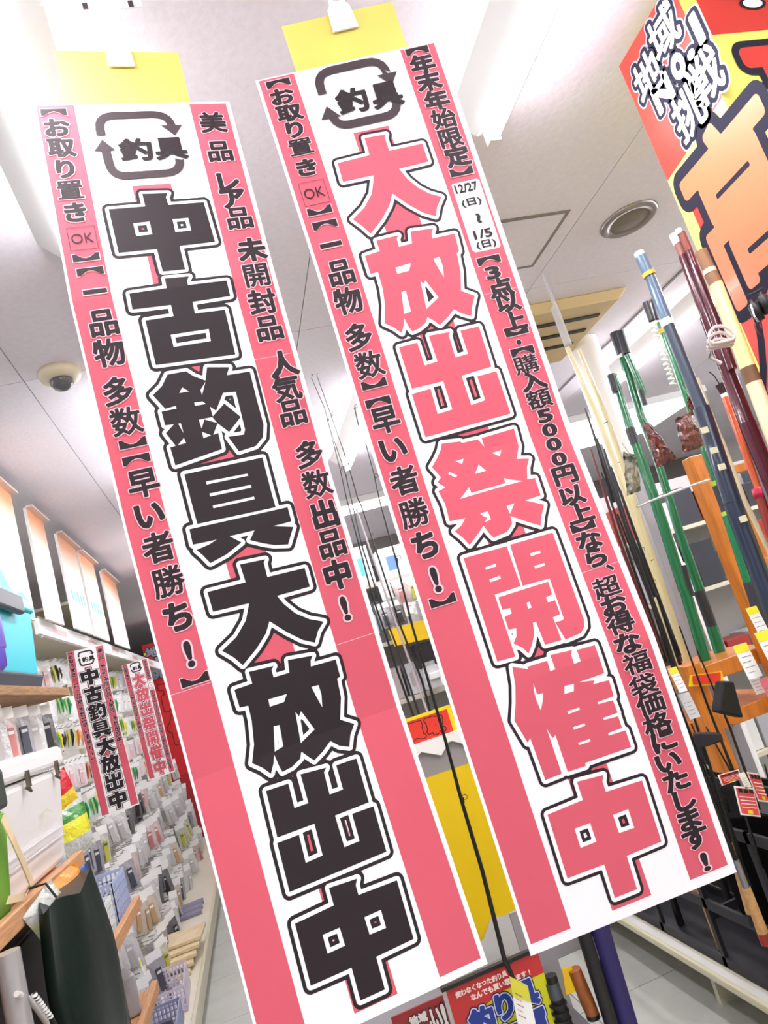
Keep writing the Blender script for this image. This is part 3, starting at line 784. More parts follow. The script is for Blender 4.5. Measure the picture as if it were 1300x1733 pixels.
h = empty('cooler_box', (-.88, 2.38, 1.115), 'large white cooler box with two metal latches', 'cooler box')
M_WBOX = mat('off_white_plastic', (238, 234, 232), .35)
MB().hexa(slab(2.06, 2.70, 1.118, 1.405, -1.2, -.655, .03)).build('body', M_WBOX, h, bevel=.02, seg=3)
MB().hexa(slab(2.045, 2.72, 1.41, 1.475, -1.21, -.645, 0)).build('lid', mat('white_plastic', (248, 247, 246), .3), h, bevel=.018, seg=3)
for y in (2.28, 2.60):
    b = MB(); b.box((-.648, y-.009, 1.385), (-.638, y+.009, 1.43)); b.tube([(-.648, y-.014, 1.385), (-.640, y, 1.372), (-.648, y+.014, 1.385)], .004, 6); b.build('latch', mat('tarnished_metal', (120, 112, 96), .35, metal=.8), h)
for z in (1.20, 1.225): MB().box((-.668, 2.06, z), (-.663, 2.62, z+.004)).build('moulded_rib', mat('grey_rib', (214, 212, 216), .4), h)
pr = Print(); pr.poly([[(.36, .14), (.38, .10), (.42, .098), (.47, .115), (.475, .12), (.42, .104), (.385, .105), (.365, .142)]], 1, 0)
pr.build('faint_logo', [mat('faint_olive_print', (206, 210, 176), .5)], plane_surf((-.6545, 2.03, 1.40), (0, 1, 0), (0, 0, -1), (1, 0, 0)), h)
h = empty('carry_strap', (-.63, 2.15, 1.3), 'beige webbing strap hanging in front of the white cooler box', 'strap')
pts = [OX(3, 1385, -.62), OX(20, 1420, -.61), OX(38, 1460, -.61), OX(52, 1495, -.61), OX(40, 1518, -.625), OX(12, 1524, -.63)]
b = MB()
for a, c_ in zip(pts[:-1], pts[1:]):
    wv = Vector((0, .013, .006)); b.hexa([a-wv, a+wv, a+wv+Vector((.003,0,0)), a-wv+Vector((.003,0,0)), c_-wv, c_+wv, c_+wv+Vector((.003,0,0)), c_-wv+Vector((.003,0,0))])
b.build('webbing', mat('beige_webbing', (206, 184, 146), .8), h)
h = empty('bait_bucket', (-.75, 1.74, 1.115), 'bright green ribbed bucket with dark lid at the left edge', 'bucket')
MB().hexa(slab(1.50, 2.03, 1.118, 1.36, -.98, -.63, .02)).build('bucket_body', mat('lime_plastic', (112, 164, 54), .45), h, bevel=.02, seg=3)
b = MB()
for k in range(9): b.box((-.652, 1.62+.03*k, 1.13), (-.646, 1.63+.03*k, 1.20))
b.build('rib', mat('lime_dark', (84, 132, 38), .5), h)
MB().hexa(slab(1.49, 2.035, 1.36, 1.46, -.985, -.625, 0)).build('bucket_lid', mat('dark_green_grey', (58, 64, 56), .5), h, bevel=.012)

# dark green bag hanging from the shelf
def bag_shape(y0, y1, z1, z0, x, th, seed, n=14, m_=18, top=.75):
    rr = random.Random(seed); b = MB(); vs = []
    ph = [rr.uniform(0, 6) for _ in range(4)]
    for j in range(m_ + 1):
        t = j / m_; z = z1 + (z0 - z1) * t; ww = (top + (1-top) * min(1, t*4)) * (1 + .05*math.sin(7*t+ph[0]))
        for i in range(2*n):
            q = 2*PI*i/(2*n); cx_ = math.copysign(abs(math.cos(q))**.8, math.cos(q)); sx_ = math.copysign(abs(math.sin(q))**.9, math.sin(q))
            fold = .006*math.sin(5*q+ph[1]+3*t)*(1.2-t) + .008*math.sin(3*q+9*t+ph[2]) + (.010*math.sin(14*q)*max(0, 1-t*6))
            puff = math.sin(PI*min(1, .25+t*.75))**.5
            vs.append((x + (th*puff + fold)*sx_, (y0+y1)/2 + (y1-y0)/2*ww*cx_, z + .01*math.sin(4*q+ph[3])*(1-t)))
    fs = [(j*2*n+i, j*2*n+(i+1)%(2*n), (j+1)*2*n+(i+1)%(2*n), (j+1)*2*n+i) for j in range(m_) for i in range(2*n)]
    b.add(vs, fs, 0, True); b.add(vs[:2*n], [tuple(range(2*n))]); b.add(vs[-2*n:], [tuple(range(2*n))[::-1]])
    return b
h = empty('green_carry_bag', (-.5, 2.28, 1.02), 'dark green cloth bag hanging in front of the wooden shelves', 'bag')
B0 = OX(72, 1556, -.55); B1 = OX(163, 1536, -.55); o = bag_shape(B0.y, B1.y, B0.z + .01, .35, -.55, .05, 3).build('bag_body', mat('dark_green_cloth', (3, 24, 18), .42, spec=.35, bump=.3, scale=9), h)
MB().tube([(-.54, B0.y + .12, B0.z), (-.57, B0.y + .14, B0.z + .05), (-.61, B0.y + .15, B0.z + .05)], .003, 6).build('drawstring', mat('black_cord', (20, 22, 24), .7), h)
# ---------------------------------------------------------------- hanging tackle packs
def film(name, rgb, **k): return mat(name, rgb, .18, spec=.7, coat=.3, bump=.5, scale=60, **k)
M_CARD = mat('white_header_card', (246, 245, 243), .5)
M_HOOK = mat('wire_hook', (190, 190, 192), .3, metal=.9)
def pack_mesh(kind, col, col2, w_, h_, th, rng):
    """a peg-hung pack facing +x: header card, pillow of film, contents"""
    b = MB(); hc = h_ * .22
    b.box((-.001, -w_/2, -hc), (.001, w_/2, 0), 0)
    n, m_ = 4, 4; vs = []
    for side in (1, -1):
        for j in range(m_ + 1):
            for i in range(n + 1):
                a, c = i/n, j/m_; bul = math.sin(PI*a)*math.sin(PI*c) * th/2
                vs.append((side*(bul + .001) + rng.uniform(-.001, .001)*(0 < a < 1), (a-.5)*w_, -hc - (h_-hc)*c + rng.uniform(-.003, .003)))
    k = (n+1)*(m_+1)
    fs = []
    for j in range(m_):
        for i in range(n):
            q = j*(n+1)+i; fs += [(q, q+n+1, q+n+2, q+1), (k+q, k+q+1, k+q+n+2, k+q+n+1)]
    b.add(vs, fs, 1, False)
    if kind == 'worm':
        for q in range(3):
            yy = (q-1)*w_*.27; b.tube([(th/2+.002, yy, -hc-.008), (th/2+.006, yy+.003, -h_*.55), (th/2+.003, yy-.004, -h_*.9)], [.005, .008, .002], 5, 2 + q % 2)
    else:
        b.box((th/2, -w_*.2, -h_*.92), (th/2+.004, w_*.16, -h_*.40), 2); b.box((th/2+.004, -w_*.16, -h_*.52), (th/2+.005, w_*.12, -h_*.46), 3)
    return b
rng = random.Random(5)
ONES = ['', 'first', 'second', 'third', 'fourth', 'fifth', 'sixth', 'seventh', 'eighth', 'ninth', 'tenth', 'eleventh', 'twelfth', 'thirteenth', 'fourteenth', 'fifteenth', 'sixteenth', 'seventeenth', 'eighteenth', 'nineteenth']
def nth(k):
    if k < 20: return ONES[k]
    t = ['twenty', 'thirty', 'forty', 'fifty'][k // 10 - 2]
    return t[:-1] + 'ieth' if k % 10 == 0 else t + '-' + ONES[k % 10]
WH = (244, 243, 240)
variants = []
for nm, kd, film_c, c1, c2 in (
    ('yellow and green', 'worm', (232, 232, 220), (230, 210, 50), (40, 170, 80)), ('black and yellow', 'worm', (228, 226, 216), (30, 34, 24), (226, 214, 70)),
    ('orange', 'worm', (234, 228, 218), (236, 140, 50), (220, 196, 60)), ('green', 'worm', (226, 232, 224), (40, 160, 90), (150, 210, 120)),
    ('white and clear', 'card', (240, 240, 240), (250, 250, 248), (210, 150, 156)), ('pale pink', 'card', (236, 226, 226), (236, 190, 196), (250, 250, 250)),
    ('red-brown', 'worm', (228, 220, 214), (150, 60, 44), (214, 120, 70))):
    mats = [M_CARD, film('film_' + nm.replace(' ', '_'), film_c), mat('bait_a_' + nm.replace(' ', '_'), c1, .4), mat('bait_b_' + nm.replace(' ', '_'), c2, .4)]
    variants.append((nm, pack_mesh(kd, c1, c2, .075, .145, .012, rng).mesh('lure_pack', mats)))
grey_variants = []
for nm, film_c, c1, c2 in (('clear grey', (206, 204, 204), (190, 186, 184), (240, 240, 238)), ('smoky grey', (160, 158, 162), (70, 72, 84), (220, 220, 220)), ('pinkish', (206, 186, 184), (190, 120, 116), (240, 236, 232)),
    ('dark', (110, 106, 108), (40, 36, 40), (200, 196, 196)), ('olive and yellow', (200, 200, 186), (190, 184, 70), (84, 100, 60)), ('tan', (204, 192, 176), (190, 156, 116), (246, 244, 240))):
    mats = [M_CARD, film('film_' + nm.replace(' ', '_'), film_c), mat('label_a_' + nm.replace(' ', '_'), c1, .4), mat('label_b_' + nm.replace(' ', '_'), c2, .4)]
    grey_variants.append((nm, pack_mesh('card', c1, c2, .085, .205, .026, rng).mesh('tackle_pack', mats)))
rows_words = ['top', 'second', 'third', 'fourth', 'fifth', 'lowest']
def put(name, me, loc, rz, tilt, label, cat, group):
    o = bpy.data.objects.new(name, me); C.objects.link(o); o.location = loc; o.rotation_euler = (tilt, 0, rz); return tag(o, label, cat, group)
# upper rows: bright lures, y from 3.0 to 8 m
hooks = MB()
for r in range(5):
    z = 1.94 - r * .18
    y = 3.42 + (r % 2) * .05; k = 0
    while y < 8.3:
        step = .105 if y < 5.2 else .15
        run = rng.choice([0, 1, 2, 3, 4, 5, 6, 0, 4, 4, 5, 3])
        for q in range(rng.randint(2, 3)):
            if y > 8.3: break
            nm, me = variants[run]
            k += 1
            put('lure_pack', me, (-.98 + rng.uniform(-.02, .03), y, z + rng.uniform(-.018, .018)), -.75 + rng.uniform(-.4, .4), rng.uniform(-.13, .13),
                '%s lure pack, %s from the near end of the %s lure row' % (nm, nth(k), rows_words[r]), 'lure', 'lure packs on the left gondola pegs')
            hooks.tube([(-1.13, y, z - .012), (-.95, y, z - .012), (-.935, y, z)], .0022, 5)
            y += step
# lower rows: larger film bags
for r in range(4):
    z = 1.03 - r * .225
    y = 3.45 + (r % 2) * .06; k = 0
    while y < 8.2:
        run = rng.choice([0, 0, 0, 1, 1, 2, 3, 4, 5, 0])
        for q in range(rng.randint(2, 4)):
            if y > 8.2: break
            nm, me = grey_variants[run]
            k += 1
            put('tackle_pack', me, (-.98 + rng.uniform(-.06, .06) + .05*r, y, z + rng.uniform(-.03, .03)), -.9 + rng.uniform(-.5, .5), rng.uniform(-.2, .2),
                '%s film pack, %s from the near end of the %s lower film row' % (nm, nth(k), ['highest', 'second', 'third', 'bottom'][r]), 'tackle pack', 'film tackle packs on the lower left pegs')
            hooks.tube([(-1.13, y, z - .012), (-.96 + .05*r, y, z - .012)], .0025, 5)
            y += .072 if y < 5.5 else .098
o = hooks.build('peg_hook', M_HOOK, bpy.data.objects['peg_gondola']); o['kind'] = 'stuff'; 
# packs under the top board of the near shelf
for k in range(9):
    nm, me = grey_variants[[0, 2, 1, 0, 3, 0, 5, 2, 1][k]]
    y = 2.30 + (k % 5) * .135; z = 1.63 if k < 5 else 1.60
    o = put('tackle_pack', me, (-.72 - .12*(k >= 5), y, z), -.7 + rng.uniform(-.3, .3), rng.uniform(-.08, .08), '%s pack hanging under the top plank, %s from the left' % (nm, ['first', 'second', 'third', 'fourth', 'fifth', 'sixth, behind', 'seventh, behind', 'eighth, behind', 'ninth, behind'][k]), 'tackle pack', 'packs hanging under the top plank')
    o.scale = (1, .9, .8)
# bags near the shelf end
def place_pack(i, px, py, x, sc, label, tilt=0, rz=-.6, name='snack_pouch'):
    nm, me = i; p = OX(px, py, x)
    o = put(name, me, p, rz, tilt, label, 'pouch', None); o.scale = (1, sc, sc); return o
def pouch_mesh(cols, w_, h_, th):
    r_ = random.Random(9); b = MB(); n, m_ = 6, 8; vs = []
    for side in (1, -1):
        for j in range(m_+1):
            for i in range(n+1):
                a, c = i/n, j/m_; vs.append((side*(math.sin(PI*a)*math.sin(PI*c))**.6*th/2 + r_.uniform(-.002, .002), (a-.5)*w_, -h_*c))
    k = (n+1)*(m_+1); fs = []; mi = []
    for j in range(m_):
        for i in range(n):
            q = j*(n+1)+i; fs.append((q, q+n+1, q+n+2, q+1)); mi.append(0 if j < 2 else 1 if j < 5 else 2)
            fs.append((k+q, k+q+1, k+q+n+2, k+q+n+1)); mi.append(0 if j < 2 else 1 if j < 5 else 2)
    b.add(vs, fs); b.m = mi; return b.mesh('pouch', [film('pouch_' + str(c), c) for c in cols])
gp = ('g', pouch_mesh([(232, 150, 50), (104, 176, 66), (196, 214, 178)], .15, .22, .05))
wp = ('w', pouch_mesh([(206, 208, 204), (196, 200, 160), (222, 224, 222)], .14, .17, .05))
yp = ('y', pouch_mesh([(60, 140, 50), (232, 226, 60), (200, 200, 190)], .16, .20, .04))
rp = ('r', pouch_mesh([(196, 30, 44), (206, 40, 50), (244, 210, 60)], .12, .16, .03))
bl = ('b', pouch_mesh([(40, 84, 160), (30, 76, 150), (34, 50, 100)], .13, .25, .05))
place_pack(gp, 100, 1482, -.59, .85, 'orange and green snack-like bait pouch beside the green bag', .25)
place_pack(wp, 62, 1520, -.59, .75, 'pale crumpled bait pouch left of the orange and green one', .5)
place_pack(yp, 118, 1368, -.78, .9, 'yellow and green bait pouch right of the white cooler box', .1)
place_pack(rp, 92, 1310, -.82, .9, 'red tackle packet beside the white cooler lid', .3)
place_pack(bl, 124, 1462, -.8, .9, 'blue cloth pouch under the end of the wooden shelf', .1)
# dark goods on lower shelves of the near unit
def lump(name, c, s, rgb, label, cat, rot=0, bevel=.01, rough=.4):
    r = tag(MB().box((-s[0]/2, -s[1]/2, 0), (s[0]/2, s[1]/2, s[2])).build(name, mat(name + str(rgb), rgb, rough, noise=.1, scale=30), None, bevel, loc=c, seg=3), label, cat); r.rotation_euler = (0, 0, rot); return r
lump('tackle_case', (-.85, 1.82, .462), (.34, .2, .2), (92, 30, 26), 'dark red tackle case on the low board at the left edge', 'case', -.1)
lump('tackle_case', (-.86, 2.42, .462), (.3, .3, .12), (40, 40, 46), 'black tackle case on the low board behind the green bag', 'case', .05)
for k, (y, z, c) in enumerate(((2.75, .462, (150, 140, 140)), (2.93, .462, (60, 46, 50)), (3.12, .462, (170, 166, 168)))):
    lump('boxed_tackle', (-.76, y, z), (.2, .13, .10 + .02*k), c, ['grey', 'maroon-black', 'silver'][k] + ' boxed tackle on the low board right of the green bag', 'box', .3*k - .2)
lump('tackle_case', (-.75, 2.08, .787), (.2, .46, .27), (34, 31, 38), 'tall black tackle case on the middle board left of the green bag', 'case', .02)
# baskets
def basket(name, px_c, x0, y0, z0, lx, ly, lz, rgb, label, rz=0):
    r = empty(name, (x0, y0, z0), label, 'basket', None, rz)
    M_ = mat('basket_' + str(rgb), rgb, .45); t = .003; b = MB()
    b.box((-lx/2, -ly/2, 0), (lx/2, ly/2, t)); b.build('basket_floor', M_, r, local=True)
    for side in range(4):
        b = MB(); horiz = side < 2; s_ = 1 if side % 2 else -1; ln = ly if horiz else lx; n = int(ln / .018)
        def bx(a0, a1, zz0, zz1):
            if horiz: b.box((s_*lx/2 - (t if s_ > 0 else 0), a0, zz0), (s_*lx/2 + (0 if s_ > 0 else t), a1, zz1))
            else: b.box((a0, s_*ly/2 - (t if s_ > 0 else 0), zz0), (a1, s_*ly/2 + (0 if s_ > 0 else t), zz1))
        bx(-ln/2, ln/2, lz-.012, lz); bx(-ln/2, ln/2, 0, .008)
        for q in range(1, 4): bx(-ln/2, ln/2, lz*q/4-.002, lz*q/4+.003)
        for q in range(n+1): a = -ln/2 + ln*q/n; bx(max(-ln/2, a-.0035), min(ln/2, a+.0035), .008, lz-.012)
        b.build('basket_side', M_, r, local=True)
    return r
basket('basket', None, -.83, 2.86, .787, .36, .30, .12, (226, 230, 232), 'white slotted basket on the middle board by the green bag', 0)
basket('basket', None, -.83, 3.19, .787, .36, .27, .15, (178, 188, 220), 'blue slotted basket at the end of the middle board', 0)
basket('basket', None, -.80, 4.05, .152, .36, .36, .11, (218, 208, 222), 'lilac-white basket of small parts on the base shelf', .05)
basket('basket', None, -.80, 3.66, .152, .36, .30, .09, (150, 158, 190), 'blue-grey basket of small parts on the base shelf', .03)
basket('basket', None, -.78, 3.27, .152, .34, .32, .12, (206, 210, 184), 'pale green basket nearest on the base shelf', -.04)
for k in range(10):
    o = lump('small_part', (-.88 + .16*(k % 2) + rng.uniform(-.03, .03), 3.60 + .55*(k//5) + .06*(k % 5) - .02, .158), (.06, .03, .03), [(90, 90, 104), (190, 190, 196), (120, 104, 110)][k % 3],
         'small %s tackle part, %s from the near end of the %s basket' % (['slate', 'silver', 'mauve'][k % 3], nth(k % 5 + 1), ['blue-grey', 'lilac-white'][k//5]), 'part', rng.uniform(0, 3), .003)
    o['group'] = 'small parts in the baskets'
for k in range(5):
    o = lump('flat_pack', (-.80 + .02*k, 4.45 + .07*k, .152 + .02*k), (.30, .26, .018), (216, 196, 158), 'tan flat pack on the base shelf, %s of the stack' % ['bottom', 'second', 'third', 'fourth', 'top'][k], 'pack', .15 - .05*k, .003)
    o['group'] = 'tan flat packs'
lump('flat_pack', (-.72, 5.05, .152), (.12, .12, .012), (206, 96, 76), 'small red-orange flat pack on the base shelf', 'pack', .3, .002)
for k in range(3): lump('flat_pack', (-.75, 5.5 + .12*k, .152), (.2, .1, .02), (130, 126, 150), 'grey-violet flat pack lying on the far base shelf, %s' % ['near one', 'middle one', 'far one'][k], 'pack', .1, .002)
p = OX(245, 1650, -.64); b = MB(); b.prism([(-.012, 0), (.012, 0), (.012, .09), (-.012, .09)], p, (0, 1, 0), (0, -.5, .85), (.001, 0, 0), 0); b.prism([(-.012, .055), (.012, .055), (.012, .085), (-.012, .085)], p + Vector((.0012, 0, 0)), (0, 1, 0), (0, -.5, .85), (.0004, 0, 0), 1)
tag(b.build('price_tag', [M_CARD, mat('lime_tag', (222, 226, 60), .5)]), 'white price tag with lime patch in front of the low board', 'price tag')
# landing-net hoops at the bottom left
h = empty('landing_net', OX(60, 1700, -.56), 'white and black curved landing net frame at bottom left', 'net')
arc = [OX(px, py, -.57) for px, py in ((28, 1682), (45, 1688), (62, 1706), (78, 1730), (92, 1765), (100, 1800))]
MB().tube(arc, .006, 8).build('frame', mat('white_tube', (222, 220, 218), .3), h)
arc = [OX(px, py, -.55) for px, py in ((58, 1684), (72, 1700), (88, 1725), (103, 1755), (114, 1790))]
MB().tube(arc, .005, 8).build('frame_grip', M_BLACK, h)
for k in range(9):
    t = k / 9; q = arc[0].lerp(arc[2], t) ; MB().lathe(q - Vector((0, 0, .003)), [(.006, 0), (.0065, .003), (.006, .006)], 8).build('net_eyelet', M_CARD, h)

# more copies of the two banners further down the aisle (hung square to the aisle)
def far_banner(src, top, label, rz):
    r = dup(src, top, label, 'fishing sale banners in hanging clips', rz)
    for c_ in list(r.children):
        if c_.name.startswith('yellow_card'): bpy.data.objects.remove(c_)
    return r
fb = far_banner(BAN1, (-.745, 4.0, 1.925), 'far small copy of the black-lettered banner, over the lure wall', 0); fb.scale = (.62, .62, .62)
fb2 = far_banner(BAN2, (-.705, 5.4, 1.905), 'far small copy of the pink-lettered banner, beside the red tower', .1); fb2.scale = (.60, .62, .63)
# ---------------------------------------------------------------- poster tower upper right
M_RED = mat('red_print', (206, 54, 42), .4, coat=.1); M_ORANGE = mat('orange_print', (222, 118, 80), .4, coat=.1)
M_YEL = mat('yellow_print', (246, 232, 110), .4, coat=.1); M_YELB = mat('strong_yellow_print', (250, 214, 20), .35)
M_DK = mat('slate_print', (44, 43, 56), .8, spec=.1); M_WP = mat('white_print', (250, 250, 250), .4); M_LG = mat('pale_grey_print', (150, 158, 172), .7, spec=.1)
M_NAVY = mat('blue_lettering', (28, 52, 140), .4); M_REDD = mat('deep_red_print', (176, 40, 44), .4)
X0, YF, YN, ZT = 1.15, 1.203, .997, 2.565
h = empty('poster_tower', (X0 + .2, 1.1, 0), 'tall red and yellow boxed poster tower at upper right, white lettering on top', 'poster')
MB().box((X0, YN, 0), (X0 + .45, YF, ZT)).build('box_body', M_YEL, h)
def uvA(px, py): q = OX(px, py, X0); return (YF - q.y, ZT - q.z)
pr = Print()
pr.rect(0, 0, .206, .315, 1, 0)                                   # red field above
pr.rect(.012, .315, .206, 1.6, 1, 1); pr.rect(0, .315, .012, 1.6, 1, 2)
pr.poly([[(.03, .34), (.206, .335), (.206, 1.0), (.03, 1.0)]], 2, 0)
pr.rect(.0, .155, .206, .335, 2, 1)
pr.poly([[(0, .14), (.03, .14), (.206, .235), (.206, .285), (.1, .30), (0, .31)]], 3, 0)
for ch, px, py, w_, h_ in (('地', 1097, 129, .084, .096), ('域', 1124, 54, .084, .096), ('N', 1123, 158, .060, .064), ('o', 1149, 112, .040, .056), ('.1', 1172, 62, .056, .070), ('挑', 1166, 188, .086, .102), ('戦', 1194, 130, .086, .102)):
    u, v = uvA(px, py)
    pr.char(ch, u, v, w_, h_, 8, 3, bold=.022 if ch in '地域挑戦' else .05, halo=[.11, .15] if ch in '地域挑戦' else [.14, .18], hmi=[4, 5], fit=True)
pr.char('高', .150, .48, .25, .36, 8, 6, bold=.03, halo=[.10], hmi=[4], fit=True)
pr.char('価', .150, .86, .25, .34, 8, 0, bold=.03, halo=[.10], hmi=[4], fit=True)
pr.build('side_print', [M_RED, M_YEL, M_YEL, M_WP, M_DK, M_LG, M_ORANGE], plane_surf((X0, YF, ZT), (0, -1, 0), (0, 0, -1), (-1, 0, 0)), h)
pr = Print(); pr.rect(0.04, 0, .45, .14, 1, 0)
pr.char('高', .215, .29, .27, .28, 8, 0, bold=.06, halo=[.12], hmi=[2], fit=True)
pr.char('価', .215, .60, .27, .28, 8, 0, bold=.06, halo=[.12], hmi=[2], fit=True)
pr.char('!', .17, .045, .05, .08, 8, 1, bold=.06, halo=[.10], hmi=[2], fit=True)
pr.build('front_print', [M_RED, M_WP, M_DK], plane_surf((X0, YN, ZT), (1, 0, 0), (0, 0, -1), (0, -1, 0)), h)

# second tower far left, red
def far_tower(loc, label):
    x, y, z = loc
    r = empty('poster_tower', (x, y, 0), label, 'poster')
    MB().box((x - .21, y, 0), (x + .24, y + .3, z)).build('box_body', M_REDD, r)
    pr = Print(); pr.poly([[(0, 0), (.45, 0), (.45, .05), (0, .09)]], 1, 0); pr.poly([[(0, .09), (.45, .05), (.45, .08), (0, .12)]], 1, 1); pr.rect(0, .42, .45, 1.5, 1, 0)
    pr.char('地域', .17, .10, .30, .12, 8, 2, bold=.04, halo=[.1], hmi=[3], fit=True); pr.char('No.1', .17, .225, .30, .11, 8, 2, bold=.05, halo=[.12], hmi=[3], fit=True); pr.char('挑戦', .18, .35, .34, .13, 8, 2, bold=.04, halo=[.1], hmi=[3], fit=True)
    pr.char('高', .24, .62, .34, .34, 8, 0, bold=.06, halo=[.09], hmi=[3], fit=True); pr.char('価', .24, 1.0, .34, .34, 8, 0, bold=.06, halo=[.09], hmi=[3], fit=True)
    pr.build('front_print', [mat('far_red', (212, 30, 36), .45), M_YEL, M_LG, mat('dark_line', (60, 20, 24), .5)], plane_surf((x - .21, y, z), (1, 0, 0), (0, 0, -1), (0, -1, 0)), r)
far_tower((-.80, 8.6, 2.33), 'far red poster tower with white lettering at the end of the lure wall')

# ---------------------------------------------------------------- centre island seen between the banners
YI = 3.4
h = empty('island_gondola', (.85, 4.6, 0), 'grey island gondola of boxed goods seen between the banners', 'shelf')
MB().box((.42, YI + .30, .1), (1.28, YI + .34, 1.82)).build('back_panel', M_GREY if False else mat('grey_panel', (168, 166, 166), .6), h)
for z in (1.79, 1.50, 1.22): MB().box((.42, YI, z - .02), (1.28, YI + .3, z)).build('shelf_board', mat('beige_shelf', (204, 196, 184), .5), h)
MB().box((.42, YI + .34, 0), (1.28, 7.0, 1.4)).build('island_body', mat('grey_panel', (168, 166, 166), .6), h)
def boxed(x, z, w_, hh, rgb, label, y=YI + .05, d=.15, cat='box', name='boxed_goods', stripe=None):
    r = tag(MB().box((x - w_/2, y, z), (x + w_/2, y + d, z + hh)).build(name, mat('bx' + str(rgb), rgb, .35), None, .003), label, cat)
    r['group'] = 'boxed goods on the island gondola'
    if stripe:
        s_ = MB().box((x - w_*.3, y - .001, z + hh*.25), (x + w_*.05, y - .0002, z + hh*.7)).build('label_patch', mat('st' + str(stripe), stripe, .4), r)
    return r
for a in ((.69, 1.791, .09, .20, (244, 248, 250), 'white box with cyan splash on the top island shelf', (100, 200, 226)), (.86, 1.791, .15, .16, (246, 248, 250), 'wide white box with blue curve on the top island shelf', (110, 150, 224)), (1.02, 1.791, .10, .15, (226, 230, 234), 'pale box at the right end of the top island shelf', None), (.53, 1.791, .12, .22, (236, 238, 240), 'white box at the left end of the top island shelf', None)):
    boxed(*a[:5], a[5], stripe=a[6])
words = ['first', 'second', 'third', 'fourth', 'fifth', 'sixth']
cols = [(236, 236, 238), (206, 206, 210), (90, 92, 98), (244, 244, 244), (196, 214, 216), (180, 170, 172)]
for s_, z in enumerate((1.502, 1.222)):
    for k in range(6):
        c_ = cols[(k * 2 + s_ * 3) % 6]; boxed(.56 + .115*k, z, .10, (.20 if s_ == 0 else .17) - .02*((k*3 + s_) % 3), c_, '%s pack from the left on the %s island shelf' % (words[k], ['middle', 'lower'][s_]), stripe=cols[(k + 3) % 6])
for r in range(2):
    for k in range(5):
        q = OY(648 + 23*k - 4*r, 985 + 36*r - 5*k, YI - .05)
        nm, me = grey_variants[(k*2 + r) % 6] if (k + r) % 3 else variants[4]
        o = put('tackle_pack', me, q, -PI/2 + rng.uniform(-.2, .2), rng.uniform(-.08, .08), 'small hanging pack below the island top shelf, %s of the %s row' % (words[k], ['upper', 'lower'][r]), 'tackle pack', 'packs hung on the island end')
        o.scale = (1, .8, .6)
# yellow sign board with dark tray
p = [OY(px, py, YI - .12) for px, py in ((657, 1066), (716, 1049), (728, 1080), (668, 1094))]
def card(name, pts, m_, label, cat, th=.004, parent=None):
    n = (pts[1] - pts[0]).cross(pts[2] - pts[0]).normalized() * th
    b = MB(); q = [v + n for v in pts]; b.hexa([pts[3], pts[2], q[2], q[3], pts[0], pts[1], q[1], q[0]])
    o = b.build(name, m_, parent)
    if label: tag(o, label, cat)
    return o
card('sign_card', p, mat('amber_card', (226, 184, 10), .4), 'amber yellow sign card on the island end', 'sign')
q0 = OY(700, 1092, YI - .10); tag(MB().box((q0.x, q0.y, q0.z - .115), (q0.x + .095, q0.y + .1, q0.z)).build('storage_bin', M_BLACK, None, .004), 'black bin below the amber sign card', 'bin')
q0 = OY(712, 1122, YI - .10); tag(MB().box((q0.x, q0.y, q0.z - .13), (q0.x + .07, q0.y + .1, q0.z)).build('boxed_goods', mat('bx_silver', (200, 200, 204), .3), None, .004), 'silver-grey box under the black bin', 'box')
q0 = OY(727, 1140, YI - .12); tag(MB().box((q0.x, q0.y, q0.z - .03), (q0.x + .07, q0.y + .08, q0.z)).build('boxed_goods', mat('bx_whitelid', (238, 240, 242), .3), None, .004), 'white-lidded low box right of the silver box', 'box')
# front counter: red sign, wavy white edge, grey panel, tall yellow panel
YC = 2.3
h = empty('display_counter', (.56, YC + .1, 0), 'tall display stand with yellow panel and wavy white top edge, between the banners', 'display stand')
zw = lambda px, py: OY(px, py, YC)
MB().box((.30, YC + .01, 0), (.70, YC + .30, 1.125)).build('stand_body', mat('stand_grey', (150, 146, 148), .5), h)
MB().box((.31, YC + .0, .55), (.618, YC + .0095, 1.044)).build('yellow_panel', mat('deep_yellow_card', (232, 196, 6), .45, noise=.02, scale=4), h)
wave = [(0, 0), (.40, 0), (.40, -.055), (.36, -.03), (.32, -.05), (.27, -.02), (.23, -.055), (.17, -.025), (.12, -.055), (.06, -.02), (0, -.05)]
MB().prism(wave, (.30, YC - .004, 1.15), (1, 0, 0), (0, 0, 1), (0, -.003, 0)).build('wavy_edge', M_CARD, h)
MB().box((.30, YC - .004, 1.125), (.70, YC + .30, 1.15)).build('stand_top', M_CARD, h)
torn = [(0, .0), (.06, .01), (.1, .045), (.16, .03), (.2, .055), (.24, .10), (.31, .09), (.35, .08), (.35, -.06), (0, -.06)]
MB().prism(torn, (.29, YC - .006, .50), (1, 0, 0), (0, 0, 1), (0, .004, 0)).build('torn_lower_edge', mat('pale_grey_card', (206, 206, 206), .5), h)
h = empty('sign_card', (.55, YC + .02, 1.17), 'red and yellow sign card standing on the display stand top', 'sign')
o0 = zw(700, 1268); MB().box((.42, YC + .02, 1.151), (.612, YC + .024, 1.232)).build('card', M_YELB, h)
pr = Print(); pr.rect(.004, .010, .178, .082, 1, 0); pr.char('買', .055, .046, .062, .055, 8, 0, bold=.08, halo=[.13], hmi=[1], fit=True); pr.char('取', .125, .046, .062, .055, 8, 0, bold=.08, halo=[.13], hmi=[1], fit=True)
pr.build('print', [mat('sign_red', (222, 56, 40), .4), M_BLACK], plane_surf((.42, YC + .02, 1.232), (1, 0, 0), (0, 0, -1), (0, -1, 0)), h)

